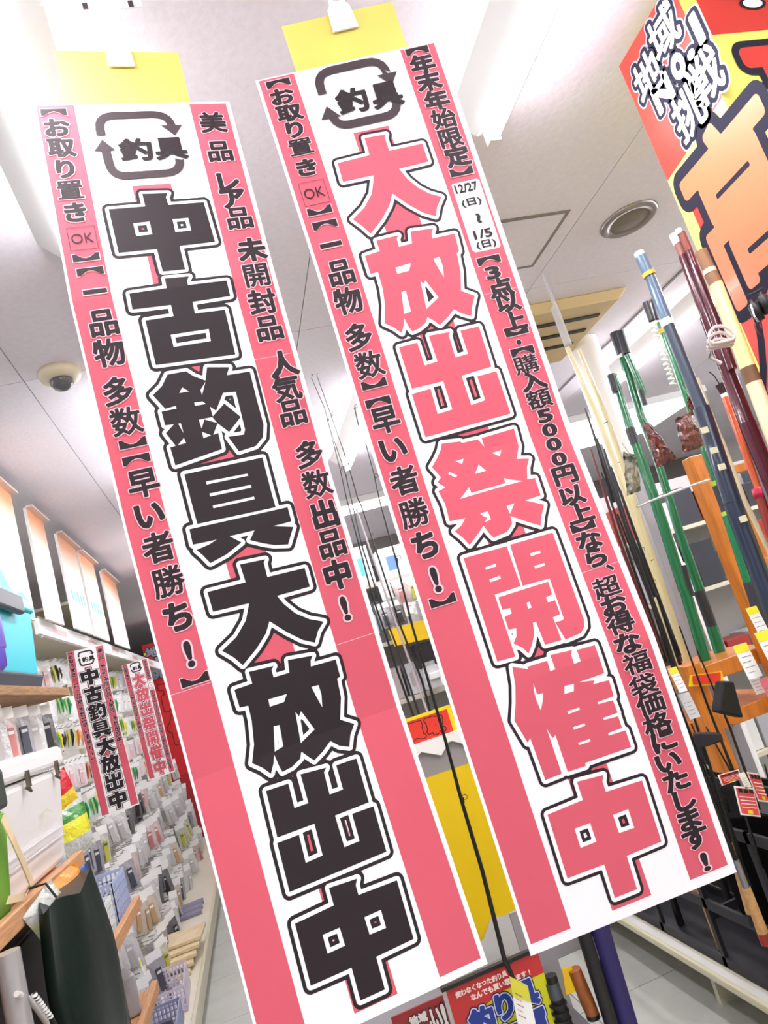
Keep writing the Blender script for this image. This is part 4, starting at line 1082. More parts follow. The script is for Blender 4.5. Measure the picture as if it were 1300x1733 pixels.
# trade-in posters at the bottom
YB = 1.8
def pos(px, py): return OY(px, py, YB)
a = pos(752, 1668)
h = empty('trade_in_poster', a, 'red and yellow-green trade-in poster with blue outlined lettering, bottom centre', 'poster')
MB().box((a.x, YB, .28), (a.x + .237, YB + .004, .683)).build('board', mat('poster_yellow', (206, 206, 20), .4), h)
pr = Print()
pr.rect(0, 0, .237, .052, 1, 0); pr.poly([[(0, .052), (.12, .052), (.02, .085), (0, .12)]], 1, 0)
for i, ch in enumerate('使わなくなった釣り具'): pr.char(ch, .025 + .0132*i, .020, .0135, .0135, 6, 1, bold=.05)
for i, ch in enumerate('なんでも買い取ります!'): pr.char(ch, .058 + .0145*i, .038, .0145, .0145, 6, 1, bold=.05)
for ch, u, v in (('釣', .062, .092), ('り', .122, .082), ('具', .178, .078)): pr.char(ch, u, v, .062, .060, 8, 2, bold=.06, halo=[.10, .14], hmi=[3, 4])
for ch, u, v in (('高', .062, .158), ('価', .122, .150), ('買', .182, .146), ('取', .09, .225), ('中', .16, .22)): pr.char(ch, u, v, .064, .064, 8, 2, bold=.06, halo=[.10, .14], hmi=[3, 4])
pr.build('print', [mat('poster_red', (190, 44, 46), .4), mat('pink_white_print', (248, 222, 214), .4), M_NAVY, mat('pale_blue_print', (206, 210, 236), .4), M_BLACK], plane_surf((a.x, YB, .683), (1, 0, 0), (0, 0, -1), (0, -1, 0)), h)
MB().box((a.x - .01, YB - .006, .681), (a.x + .245, YB + .008, .689)).build('top_rail', M_BLACK, h)
b_ = pos(675, 1712)
h = empty('area_poster', b_, 'dark red poster with white outlined lettering, bottom centre left', 'poster')
b0 = Vector((a.x - .135, YB + .02, .70))
MB().box((b0.x, YB + .02, .3), (b0.x + .128, YB + .024, .665)).build('board', mat('poster_dark_red', (150, 36, 40), .4), h)
pr = Print()
for ch, u, v, w_, h__ in (('地', .048, .024, .022, .022), ('域', .070, .024, .022, .022), ('No.1', .065, .048, .044, .02), ('挑', .050, .078, .03, .03), ('戦', .082, .078, .03, .03), ('い', .100, .040, .024, .05), ('!', .119, .040, .010, .052)):
    pr.char(ch, u, v, w_, h__, 8, 1, bold=.06, halo=[.12], hmi=[2], fit=True)
pr.build('print', [M_RED, mat('grey_white_print', (226, 216, 216), .4), M_BLACK], plane_surf((b0.x, YB + .02, .665), (1, 0, 0), (0, 0, -1), (0, -1, 0)), h)
h = empty('wagon', (.35, 2.05, 0), 'grey promotional wagon carrying the trade-in posters', 'display stand')
MB().box((.02, YB + .03, .08), (.545, YC - .03, .50)).build('wagon_body', mat('wagon_grey', (142, 140, 144), .5), h)
MB().box((.545, YB + .06, .30), (.66, YC - .05, .345)).build('side_tray', mat('tray_grey', (96, 92, 96), .5), h)
MB().box((.49, YB + .10, .60), (.66, YB + .11, .74)).build('side_card', mat('side_card_grey', (152, 148, 154), .5), h)
# price label on the front of the long rod
q = [OY(px, py, 1.74) for px, py in ((862, 1652), (893, 1668), (915, 1770), (884, 1775))]
h = empty('price_tag', q[0], 'yellow-headed price tag hanging over the trade-in poster', 'price tag')
card('tag_card', q, M_CARD, None, None, .001, h)
qq = [q[0].lerp(q[3], 0), q[1].lerp(q[2], 0), q[1].lerp(q[2], .28), q[0].lerp(q[3], .28)]
card('yellow_header', [v + Vector((0, -.0012, 0)) for v in qq], mat('tag_yellow', (214, 208, 60), .5), None, None, .0006, h)
pr = Print()
for k in range(5): pr.rect(.006, .03 + .011*k, .025 - .004*(k % 2), .032 + .011*k, 1, k % 2)
pr.build('printed_lines', [mat('tag_ink', (120, 116, 124), .5), mat('tag_ink_red', (206, 140, 140), .5)], plane_surf(q[0] + Vector((0, -.002, 0)), q[1] - q[0], q[3] - q[0], (0, -1, 0)), h)
# things standing right of the poster
def stick(name, pts, rs, m_, label, cat, extra=None, n=12, loc=None):
    r = empty(name, pts[-1], label, cat)
    MB().tube(pts, rs, n).build('shaft', m_, r)
    return r
P_ = [pos(967, 1630), pos(985, 1670), pos(1003, 1715)]
r = stick('grip_tool', [pos(972, 1640), pos(992, 1690), pos(1003, 1716)], [.016, .0175, .016], mat('brown_wood_grip', (150, 84, 36), .4, noise=.25, scale=20, stretch=(3, 3, 1)), 'brown wooden grip standing right of the trade-in poster', 'tool')
MB().lathe(pos(1004, 1720) + Vector((0, 0, -.006)), [(0.0, 0), (.0165, .002), (.0165, .012)], 12).build('end_cap', M_BLACK, r)
card('amber_panel', [pos(952, 1640), pos(968, 1635), pos(976, 1678), pos(958, 1684)], mat('amber_card', (226, 184, 10), .4), 'amber panel behind the black folded tool at bottom centre', 'sign')
r = stick('folding_tool', [pos(932, 1650), pos(942, 1688), pos(958, 1740), pos(970, 1790)], [.014, .016, .02, .022], mat('black_rubber', (20, 19, 22), .5), 'black ribbed tool with grey ferrule beside the trade-in poster', 'tool')
MB().tube([pos(934, 1662), pos(942, 1688)], [.0165, .0172], 12).build('ferrule', mat('pewter', (84, 90, 98), .35, metal=.5), r)
for k in range(6): MB().tube([pos(943 + 4*k, 1696 + 13*k), pos(944 + 4*k, 1700 + 13*k)], .0225, 10).build('grip_ring', mat('black_rubber', (20, 19, 22), .5), r)
r = empty('rod_case', (.64, 1.8, 0), 'navy rod case leaning right of the brown grip, bottom right of centre', 'rod case')
A, B = pos(1000, 1578), pos(1095, 1860); A2 = pos(985, 1520)
b = MB(); b.tube([A2 + Vector((.012, .01, 0)), B + Vector((0, .02, 0))], .026, 12); b.build('case_body', mat('navy_cloth', (40, 32, 92), .6), r)
b = MB(); b.tube([pos(975, 1560), pos(1048, 1800)], .017, 12); b.build('black_sleeve', M_BLACK, r)
b = MB(); b.tube([pos(988, 1580), pos(1000, 1618)], .0085, 10); b.tube([pos(1000, 1618), pos(1036, 1740)], .003, 8); b.build('silver_tube', mat('silver_satin', (190, 180, 188), .3, metal=.4), r)
for o_ in r.children: o_.location += Vector((0, -.03, 0))

# thin rods seen between the banners
def rod(pxs, y, r0, r1, m_, label, guides=(), grp='thin rods between the banners', wraps=None, name='fishing_rod'):
    pts = [OY(px, py, y) for px, py in pxs]
    d = (pts[-1] - pts[0])
    if pts[-1].z > .15 and wraps is None:
        k = (pts[-1].z - .02) / -d.normalized().z if d.z < 0 else 0
        pts.append(pts[-1] + (pts[-1] - pts[-2]).normalized() * 0)  # keep end
    n = len(pts); L = [0]
    for a_, b__ in zip(pts[:-1], pts[1:]): L.append(L[-1] + (b__ - a_).length)
    rs = [r0 + (r1 - r0) * l / L[-1] for l in L]
    base = pts[-1].copy()
    r = empty(name, base, label, 'fishing rod', grp)
    MB().tube(pts, rs, 8).build('blank', m_, r)
    for (gx, gy) in guides:
        g = OY(gx, gy, y); b = MB(); ring = [g + Vector((.006 + .006*math.cos(q), -.0, .006*math.sin(q))) for q in [2*PI*i/8 for i in range(9)]]
        b.tube(ring, .0009, 5); b.tube([g + Vector((0, 0, -.012)), g + Vector((.002, 0, 0))], .0018, 5); b.build('line_guide', M_DG, r)
    return r
M_DG = mat('gunmetal', (54, 54, 60), .35, metal=.5)
M_ROD = mat('black_rod', (20, 19, 22), .3)
rod([(527, 639), (550, 692), (576, 796), (587, 845), (631, 1011), (654, 1078), (674, 1140), (705, 1226), (730, 1330)], 2.66, .0010, .0055, M_ROD, 'thin dark rod with a curved tip, leftmost between the banners', [(527, 632), (577, 792), (631, 1011)])
rod([(536, 635), (559, 699), (589, 785), (605, 842), (612, 857), (641, 945), (678, 1060), (714, 1151), (732, 1217), (760, 1310)], 2.66, .0010, .0055, M_ROD, 'black rod second from left between the banners', [(536, 629), (561, 700), (589, 783), (627, 905)])
rod([(554, 711), (585, 803), (613, 925), (646, 1028), (672, 1095), (714, 1223), (745, 1315)], 2.68, .0012, .0052, M_DG, 'gunmetal rod with small guides, third between the banners', [(555, 708), (585, 803), (613, 920)])
rod([(603, 860), (621, 914), (641, 972), (690, 1110), (728, 1218), (755, 1310)], 2.64, .0034, .005, mat('silver_satin', (190, 180, 188), .3), 'silver-grey rod among the black ones between the banners', [(622, 914)])
rod([(619, 750), (633, 803), (643, 849), (656, 897), (669, 942), (698, 1060), (723, 1145), (754, 1253), (781, 1354), (816, 1472), (854, 1624), (866, 1650), (885, 1720)], 1.75, .0012, .0062, M_ROD, 'long black rod crossing the yellow panel, rightmost between the banners', [(633, 806), (671, 945), (783, 1350), (858, 1630)])
rod([(600, 690), (607, 720), (608, 722)], 2.3, .002, .002, M_DG, 'short rod tip with yellow wrap near the light fitting between the banners', [(600, 688)])
# ---------------------------------------------------------------- right aisle: base shelf, black rack, rods
h = empty('base_shelf', (1.6, 3.0, 0), 'long cream base shelf with raised lip along the right aisle', 'shelf')
MB().box((1.21, 1.25, .148), (1.95, 6.5, .160)).build('shelf_top', M_CREAM, h)
MB().box((1.195, 1.25, .146), (1.21, 6.5, .172)).build('front_lip', mat('cream_lip', (226, 220, 188), .3), h, bevel=.004)
MB().box((1.212, 1.25, .1605), (1.248, 6.5, .164)).build('inner_ledge', mat('pale_ledge', (226, 224, 218), .35), h, bevel=.002)
for y in (1.6, 2.5, 3.35, 4.25): MB().box((1.26, y - .012, 0), (1.85, y + .012, .147)).build('shelf_leg', M_CREAM, h)
MB().box((1.55, 1.25, 0), (1.57, 6.5, .147)).build('shadow_board', M_BLACK, h)  # black board standing in for the dark void under the shelf
# black rod rack
h = empty('rod_rack', (1.6, 2.9, .13), 'black slotted floor rack holding rod butts on the right base shelf', 'rack')
M_RACK = mat('black_rack', (34, 33, 40), .5)
XR = 1.26
for z in (.176, .36, .64): 
    MB().box((XR, 1.62, z - .012), (XR + .012, 5.2, z + .02)).build('front_bar', M_RACK, h)
    MB().box((XR + .30, 1.62, z - .012), (XR + .312, 5.2, z + .02)).build('rear_bar', M_RACK, h)
for y in [1.63 + .37*k for k in range(10)]:
    MB().box((XR, y - .01, .165), (XR + .014, y + .01, .66)).build('rack_post', M_RACK, h)
    MB().box((XR + .014, y - .006, .31), (XR + .30, y + .006, .34)).build('cross_bar', M_RACK, h)
MB().box((XR + .01, 1.62, .161), (XR + .31, 5.2, .167)).build('rack_floor', M_RACK, h)
MB().box((XR + .36, 1.62, .161), (XR + .37, 5.2, .66)).build('back_panel', M_BLACK, h)
M_CORK = mat('cork', (196, 152, 100), .7, noise=.15, scale=60)
M_EVA = mat('eva_foam', (32, 32, 36), .7)
rg = random.Random(11)
for k in range(27):
    y = 1.70 + .128*k; x = XR + .07 + .15*(k % 2) + rg.uniform(-.02, .02)
    r = empty('rod_butt', (x, y, .168), '%s rod butt in the black rack, %s row' % (['cork-gripped', 'black foam-gripped', 'grey-banded black'][k % 3], ['front', 'rear'][k % 2]) + ', %s from near end' % nth(k//2 + 1), 'fishing rod', 'rods standing in the black rack')
    m_ = [M_CORK, M_EVA, M_ROD][k % 3]; lx = rg.uniform(-.02, .02)
    MB().tube([(x, y, .17), (x + lx*.3, y, .42)], .0135, 10).build('grip', m_, r)
    MB().tube([(x + lx*.3, y, .42), (x + lx*.45, y, .54)], .010, 8).build('reel_seat', [mat('silver_seat', (150, 150, 156), .3, metal=.6), M_EVA, M_DG][k % 3], r)
    MB().tube([(x + lx*.45, y, .54), (x + lx*2.4, y + rg.uniform(-.02, .02), (1.55 if y > 2.45 else .80) + rg.uniform(0, .4 if y > 2.45 else .1))], [.007, .0022], 6).build('blank', M_ROD, r)
# front group of rods: positions measured in the plane y = 1.3
def thick_rod(segs, y, label, name='fishing_rod', floor=None):
    """segs: list of (pxa, pya, pxb, pyb, radius m, material, part name)"""
    base = OY(segs[-1][2], segs[-1][3], y)
    r = empty(name, base, label, 'fishing rod', 'rods standing at the right')
    for s in segs:
        rr_ = [v_ * max(1, y / 1.3) for v_ in (s[4] if isinstance(s[4], list) else [s[4], s[4]])]
        MB().tube([OY(s[0], s[1], y), OY(s[2], s[3], y)], rr_, 12).build(s[6], s[5], r)
    if floor is not None:
        e_ = OY(segs[-1][2], segs[-1][3], y); d_ = (e_ - OY(segs[-1][0], segs[-1][1], y)).normalized(); f_ = e_ + d_ * ((floor - e_.z) / d_.z)
        MB().tube([e_, f_], rr_[-1], 12).build('butt', segs[-1][5], r)
    return r
M_GREEN = mat('green_rod', (12, 116, 74), .2, coat=.6); M_BLUEG = mat('slate_rod', (82, 108, 132), .3, coat=.4); M_NAVYR = mat('navy_rod', (34, 46, 66), .3, coat=.4)
M_MAR = mat('maroon_rod', (84, 24, 42), .18, coat=.7); M_CRM = mat('cream_rod', (222, 210, 168), .3, coat=.3); M_BRN = mat('brown_cap', (146, 104, 70), .5)
M_CAP = mat('white_cap', (246, 246, 248), .4); M_ORR = mat('orange_rod', (226, 98, 48), .25, coat=.5); M_BAND = mat('gold_band', (220, 186, 60), .35, metal=.3); M_DCAP = mat('dark_cap', (48, 50, 60), .4)
M_SLV = mat('clear_sleeve', (220, 220, 226), .1, alpha=.45)
y = 2.12
r = thick_rod([(918, 462, 945, 530, .0040, M_SLV, 'clear_sleeve'), (938, 520, 962, 585, .009, M_SLV, 'clear_sleeve'), (960, 588, 1012, 705, [.005, .006], M_CRM, 'blank'), (1012, 705, 1072, 870, .0065, M_CRM, 'blank'), (1072, 870, 1150, 1135, [.0065, .0085], M_CRM, 'blank')], y, 'cream telescopic rod in a clear sleeve, nearest the pink-lettered banner')
r = thick_rod([(980, 592, 1030, 715, [.004, .0055], M_CRM, 'blank'), (1030, 715, 1090, 900, .006, M_CRM, 'blank'), (1090, 900, 1163, 1120, .007, M_CRM, 'blank')], y + .06, 'second cream telescopic rod, right of the sleeved one')
for k, (gx, gy) in enumerate(((1023, 718), (1044, 786), (1046, 832), (1100, 952))):
    g = OY(gx, gy, y + .02); MB().tube([g + Vector((-.02, 0, 0)), g + Vector((.016, 0, .006))], .0015, 5).build('line_guide', M_DG, r)
r = thick_rod([(1040, 563, 1053, 600, .0105, M_DCAP, 'rubber_cap'), (1053, 598, 1056, 603, .0115, M_CAP, 'tie'), (1054, 602, 1084, 700, [.009, .0085], M_GREEN, 'blank'), (1084, 700, 1110, 770, .0085, M_GREEN, 'blank'), (1110, 770, 1150, 900, [.008, .009], M_GREEN, 'blank'), (1150, 900, 1190, 1015, [.009, .010], M_GREEN, 'blank'), (1183, 1000, 1205, 1060, .011, M_DCAP, 'joint'), (1205, 1060, 1228, 1134, .0115, M_GREEN, 'blank')], 2.2, 'tall green rod with dark cap just left of the orange wooden upright')
thick_rod([(1049, 561, 1061, 599, .009, M_DCAP, 'rubber_cap'), (1061, 600, 1091, 668, [.007, .0065], M_GREEN, 'blank'), (1085, 660, 1092, 685, .0055, M_DCAP, 'tip_band')], 2.17, 'short green rod strapped beside the tall dark-capped one')
r = thick_rod([(1034, 634, 1043, 664, .008, M_DCAP, 'rubber_cap'), (1039, 634, 1068, 730, [.0065, .009], M_GREEN, 'blank'), (1066, 725, 1076, 752, .0100, M_DCAP, 'joint'), (1075, 748, 1120, 880, [.010, .0108], M_GREEN, 'blank'), (1120, 880, 1158, 1000, [.0108, .0105], M_GREEN, 'blank'), (1152, 958, 1166, 1010, .0115, M_DCAP, 'joint'), (1160, 1000, 1198, 1130, .0112, M_GREEN, 'blank')], 2.13, 'long thick green rod with rounded top running down to the wooden rack')
r = thick_rod([(1093, 512, 1104, 543, .0075, M_DCAP, 'rubber_cap'), (1106, 508, 1114, 540, .0055, M_DCAP, 'rubber_cap'), (1118, 545, 1155, 652, [.008, .0085], M_GREEN, 'blank'), (1120, 556, 1124, 562, .010, M_BAND, 'gold_band'), (1155, 652, 1190, 755, .0075, M_GREEN, 'blank'), (1190, 755, 1212, 815, [.0075, .0085], M_GREEN, 'blank'), (1211, 814, 1214, 822, .010, mat('lime_band', (172, 206, 40), .3), 'lime_band'), (1213, 822, 1229, 866, .0095, M_DCAP, 'joint'), (1229, 866, 1231, 873, .011, mat('lime_band', (172, 206, 40), .3), 'lime_band'), (1231, 873, 1268, 985, [.0105, .0115], M_GREEN, 'blank'), (1268, 985, 1310, 1110, .0125, M_DCAP, 'joint')], 1.5, 'green rod with white spiral cord, twin dark caps and lime bands', floor=.165)
b = MB(); A, B = OY(1104, 548, 1.44), OY(1140, 652, 1.44); d = (B - A); N = 90
b.tube([A + d*(i/N) + Vector((math.cos(i*.9)*.006, math.sin(i*.9)*.006, 0)) for i in range(N+1)], .0024, 5); o = b.build('spiral_cord', mat('white_green_cord', (236, 246, 240), .4), r)
r = thick_rod([(1081, 427, 1085, 436, .0105, M_CAP, 'white_cap'), (1085, 434, 1098, 464, .0125, M_BLUEG, 'butt_cap'), (1097, 461, 1100, 467, .0135, M_BAND, 'gold_band'), (1100, 466, 1128, 542, [.0105, .0125], M_BLUEG, 'blank'), (1126, 540, 1131, 551, .0128, M_CAP, 'tie'), (1130, 548, 1187, 690, [.012, .0125], mat('slate_dark_rod', (60, 72, 88), .3), 'blank'), (1187, 690, 1240, 850, [.0165, .0175], M_NAVYR, 'blank'), (1240, 850, 1315, 1050, [.0175, .018], M_NAVYR, 'blank')], 1.2, 'long blue-grey rod with white cap, turning navy towards its butt', floor=.005)
for (gx, gy) in ((1193, 728), (1209, 762), (1222, 790), (1258, 878)):
    g = OY(gx, gy, 1.17); MB().box(g - Vector((.007, .002, .006)), g + Vector((.007, .002, .006))).build('tape_square', mat('cream_tape', (220, 214, 178), .5), r)
r = thick_rod([(1141, 396, 1149, 412, .0105, M_CAP, 'white_cap'), (1149, 410, 1160, 436, .0105, mat('rose_cap', (150, 96, 84), .4), 'butt_cap'), (1157, 432, 1196, 535, [.010, .0115], M_MAR, 'blank'), (1196, 535, 1228, 620, .0135, M_MAR, 'blank'), (1228, 620, 1264, 715, [.013, .0145], M_MAR, 'blank'), (1264, 715, 1320, 850, .015, M_MAR, 'blank')], 1.12, 'thick maroon rod with white cap, left of the poster tower', floor=.005)
r = thick_rod([(1148, 388, 1151, 396, .006, M_CAP, 'white_cap'), (1153, 394, 1166, 424, .0075, mat('red_brown_cap', (130, 62, 50), .4), 'butt_cap'), (1166, 424, 1210, 540, [.007, .0085], M_MAR, 'blank'), (1210, 540, 1240, 625, .009, M_MAR, 'blank')], 1.1, 'thinner maroon rod strapped to the thick one')
b = MB(); g = OY(1212, 588, 1.06)
for k in range(3): b.tube([g + Vector((math.cos(q)*.028, -.01 - .006*k, math.sin(q)*(.008 + .004*k) + .006*k - .004*math.cos(q*2))) for q in [2*PI*i/14 for i in range(15)]], .003, 6)
b.tube([g + Vector((-.02, -.01, 0)), g + Vector((-.03, -.01, -.02)), g + Vector((-.012, -.01, -.035))], .0035, 6); b.build('white_tie', mat('white_cloth_tie', (226, 212, 206), .7), r)
r = thick_rod([(1186, 425, 1203, 462, .0115, M_BRN, 'butt_cap'), (1200, 456, 1203, 463, .0125, M_CRM, 'tie'), (1203, 463, 1212, 480, .012, M_BRN, 'butt_cap'), (1212, 480, 1266, 622, [.012, .014], mat('pale_yellow_rod', (240, 224, 150), .3, coat=.4), 'blank'), (1266, 622, 1276, 648, .0142, mat('brown_wrap', (112, 74, 46), .5), 'brown_wrap'), (1276, 648, 1325, 780, .0145, M_CRM, 'blank')], 1.06, 'pale yellow rod with brown cap in front of the poster tower', floor=.005)
r = thick_rod([(1217, 650, 1228, 668, .0085, mat('black_red_tip', (64, 34, 34), .5), 'tip'), (1227, 666, 1230, 674, .009, M_CAP, 'tie'), (1229, 672, 1236, 690, .009, M_ORR, 'blank'), (1236, 690, 1288, 828, [.0095, .011], M_ORR, 'blank'), (1288, 840, 1310, 910, .011, mat('rust_rod', (150, 48, 34), .3), 'blank')], 1.22, 'orange rod with magenta tape, right of the maroon bags', floor=.005)
A = OY(1289, 832, 1.22); MB().lathe(A - Vector((0, 0, .012)), [(.0, 0), (.017, 0), (.018, .01), (.016, .022), (0.0005, .024)], 10).build('magenta_tape', mat('magenta_tape', (206, 34, 78), .4), r)
MB().tube([OY(1219, 652, 1.22), OY(1209, 636, 1.22), OY(1200, 629, 1.22)], .0012, 5).build('wire_tip', M_DG, r)
r = thick_rod([(1180, 640, 1222, 745, .0035, M_CRM, 'blank'), (1222, 745, 1262, 850, .0045, M_CRM, 'blank'), (1262, 850, 1300, 930, .005, M_CRM, 'blank')], 1.24, 'slim cream rod right of the navy rod', floor=.005)
r = thick_rod([(1218, 600, 1262, 720, .006, mat('chevron_grey', (150, 150, 156), .3), 'blank'), (1262, 720, 1300, 830, .009, mat('grey_tube', (126, 126, 132), .35), 'blank')], 1.2, 'grey rod in a chevron-wrapped tube behind the orange rod', floor=.005)
# black reels at the right edge
r = empty('fishing_reel', OY(1284, 530, 1.0), 'black spinning reel with silver handle at the right edge', 'reel')
for k, (px, py) in enumerate(((1279, 525), (1294, 512))):
    A = OY(px, py, 1.0 - .01*k); MB().lathe(A - Vector((0, 0, .02)), [(.0, 0), (.009, .0), (.0095, .03), (.007, .033), (.003, .036), (.003, .042)], 14).build('spool', M_BLACK, r)
MB().tube([OY(1271, 515, .99), OY(1277, 535, .99), OY(1284, 545, .99)], .0018, 6).build('bail_wire', mat('chrome', (220, 220, 224), .15, metal=1), r)
MB().tube([OY(1266, 500, .99), OY(1276, 496, .99), OY(1290, 488, .99)], .0018, 6).build('handle', M_DG, r)
MB().tube([OY(1277, 548, .99), OY(1280, 560, .99), OY(1287, 566, .99), OY(1290, 556, .99), OY(1286, 548, .99)], .0015, 6).build('hook_loop', mat('brown_wire', (110, 50, 40), .4), r)
# thin dark rods behind the cream ones
dark = [((1010, 742), (1055, 880), (1120, 1060), (1150, 1150)), ((1022, 760), (1062, 890), (1110, 1010)), ((1000, 760), (1045, 905), (1095, 1040), (1120, 1110)), ((1034, 790), (1085, 930), (1150, 1110)), ((1028, 850), (1075, 985), (1118, 1110)), ((1045, 870), (1100, 1010), (1140, 1130)), ((990, 690), (1005, 735), (1040, 850)), ((1018, 800), (1068, 950), (1128, 1120)), ((1050, 830), (1105, 985), (1160, 1150)), ((1006, 830), (1040, 930), (1085, 1050)), ((1060, 900), (1098, 1000), (1146, 1140)), ((1040, 960), (1080, 1060), (1105, 1125))]
for k, d in enumerate(dark):
    rod(list(d), 1.75 + .04*k, .003, .0068, [M_ROD, M_DG, mat('wine_rod', (90, 22, 30), .3), M_ROD, mat('taupe_rod', (150, 140, 130), .3), M_ROD, M_DG, M_ROD, M_DG, M_ROD, mat('taupe_rod', (150, 140, 130), .3), M_ROD][k],
        '%s thin rod in the cluster right of the pink-lettered banner' % ['first', 'second', 'wine-red third', 'fourth', 'taupe fifth', 'sixth', 'grey seventh', 'eighth', 'gunmetal ninth', 'tenth', 'taupe eleventh', 'twelfth'][k], [d[1]], 'thin rods at the right of the banner')
for k, d in enumerate((((1100, 1010), (1160, 1170), (1200, 1290), (1260, 1480)), ((1150, 1060), (1200, 1200), (1255, 1340)), ((1180, 1100), (1235, 1230), (1285, 1370)), ((1170, 1225), (1215, 1330), (1270, 1500)), ((1195, 1230), (1240, 1310), (1290, 1470)))):
    rod(list(d), 1.9, .002, .005, M_ROD, '%s long black rod in front of the wooden rack' % ['first', 'second', 'third', 'fourth', 'fifth'][k], [d[1]], 'black rods before the wooden rack')
# silver square post
r = empty('display_post', OY(1150, 1000, 2.34), 'silver square post behind the cream and green rods', 'post')
A, B = OY(1085, 850, 2.34), OY(1190, 1135, 2.34)
MB().box((A.x - .02, 2.32, .161), (A.x + .045, 2.38, A.z + .15)).build('post', mat('post_silver', (176, 174, 182), .35, metal=.4), r, bevel=.004)
# wooden display rack
M_OAK = mat('orange_wood', (206, 122, 42), .35, noise=.16, scale=9, stretch=(6, 6, 1), coat=.2)
r = empty('wooden_rack', OY(1240, 1150, 2.0), 'orange-stained wooden display rack behind the green rods', 'rack')
A = OY(1165, 775, 2.0); B = OY(1275, 1290, 2.0)
MB().box((A.x - .008, 1.98, B.z), (A.x + .040, 2.03, A.z)).build('upright', M_OAK, r, bevel=.004)
MB().box((A.x + .30, 2.22, B.z), (A.x + .34, 2.27, A.z - .02)).build('upright', M_OAK, r, bevel=.004)
MB().box((A.x - .008 - .28, 1.99, B.z), (A.x - .008 - .23, 2.05, OY(1150, 1130, 2.0).z)).build('upright', M_OAK, r, bevel=.004)
for z_, t_ in ((OY(1180, 1135, 2.0).z, .05), (OY(1190, 1225, 2.0).z, .045)):
    MB().box((A.x - .29, 2.035, z_ - t_), (A.x + .06, 2.29, z_)).build('rack_shelf', M_OAK, r, bevel=.003)
zt = OY(1210, 795, 2.0).z
MB().box((A.x + .04, 2.0, zt - .03), (A.x + .45, 2.03, zt)).build('top_rail', M_OAK, r, bevel=.003)
MB().box((A.x + .04, 2.0, zt - .35), (A.x + .45, 2.03, zt - .32)).build('top_rail', M_OAK, r, bevel=.003)
MB().tube([OY(1078, 858, 1.9), OY(1100, 848, 1.9), OY(1180, 818, 1.9), OY(1200, 812, 1.9)], .004, 8).build('cross_wire', mat('chrome', (220, 220, 224), .15, metal=1), r)
MB().box((A.x + .02, 2.02, .161), (A.x + .05, 2.05, B.z)).build('foot', M_BLACK, r)
c = [OY(px, py, 1.97) for px, py in ((1168, 1143), (1222, 1136), (1226, 1158), (1166, 1162))]
r = empty('sign_card', c[0], 'small red and yellow sign card on the wooden rack shelf edge', 'sign')
card('card', c, M_YELB, None, None, .002, r)
cc = [c[0].lerp(c[2], .06) , c[1].lerp(c[3], .06), c[2].lerp(c[0], .12), c[3].lerp(c[1], .12)]
card('red_field', [v - Vector((0, .003, 0)) for v in cc], mat('sign_red', (222, 56, 40), .4), None, None, .001, r)
# black pouch hanging there
def hang_box(pxs, y, th, m_, label, cat, name):
    q = [OY(px, py, y) for px, py in pxs]; b = MB(); d = Vector((0, th, 0))
    b.hexa([q[3], q[2], q[2] + d, q[3] + d, q[0], q[1], q[1] + d, q[0] + d]); return tag(b.build(name, m_, None, .006, seg=3), label, cat)
hang_box(((1225, 1152), (1243, 1153), (1260, 1215), (1218, 1205)), 1.8, .04, mat('black_cloth', (12, 11, 14), .7), 'black pouch hanging before the wooden rack shelves', 'pouch', 'tackle_pouch')
hang_box(((1185, 1240), (1222, 1240), (1227, 1254), (1192, 1266)), 1.8, .04, mat('black_violet_cloth', (28, 24, 38), .6), 'small dark violet pouch below the rack shelf', 'pouch', 'tackle_pouch')
# film bags of maroon worms
def film_bag(pxs, y, th, m_, label, name='bait_bag', seed=1):
    q = [OY(px, py, y) for px, py in pxs]; rr = random.Random(seed); b = MB(); n = 8; vs = []
    for s_ in (-1, 1):
        for j in range(n+1):
            for i in range(n+1):
                a_, c_ = i/n, j/n; p = q[0].lerp(q[1], a_).lerp(q[3].lerp(q[2], a_), c_)
                vs.append(p + Vector((rr.uniform(-.0025, .0025), s_*th*(math.sin(PI*a_)*math.sin(PI*c_))**.5 + rr.uniform(-.004, .004), rr.uniform(-.0025, .0025))))
    k = (n+1)**2; fs = []
    for j in range(n):
        for i in range(n):
            t_ = j*(n+1)+i; fs += [(t_, t_+1, t_+n+2, t_+n+1), (k+t_, k+t_+n+1, k+t_+n+2, k+t_+1)]
    b.add(vs, fs); r = empty(name, q[0], label, 'bag'); b.build('film_body', m_, r)
    MB().tube([q[0].lerp(q[1], .5), q[0].lerp(q[1], .5) + Vector((-.008, .0, .03))], .0008, 5).build('hang_line', M_HOOK, r)
    return r
M_WORM = mat('maroon_worm_film', (78, 20, 40), .2, spec=.8, coat=.4, bump=1.0, scale=70, rgb2=(110, 44, 28)); M_CAMO = mat('camouflage_mesh', (150, 146, 128), .5, bump=1, scale=60, rgb2=(36, 38, 34))
film_bag(((1089, 716), (1100, 716), (1146, 778), (1113, 790)), 1.5, .012, M_WORM, 'triangular film bag of maroon lures hanging left')
film_bag(((1143, 710), (1172, 697), (1194, 752), (1158, 768)), 1.45, .016, M_WORM, 'boxy film bag of maroon lures hanging right of the triangular one', seed=3)
film_bag(((1162, 672), (1172, 670), (1175, 692), (1168, 696)), 1.45, .004, M_WORM, 'small maroon film header above the boxy bag', seed=4)
film_bag(((1055, 765), (1075, 770), (1085, 830), (1062, 838)), 1.5, .012, M_CAMO, 'camouflage mesh bag hanging by the cream rods', seed=5)
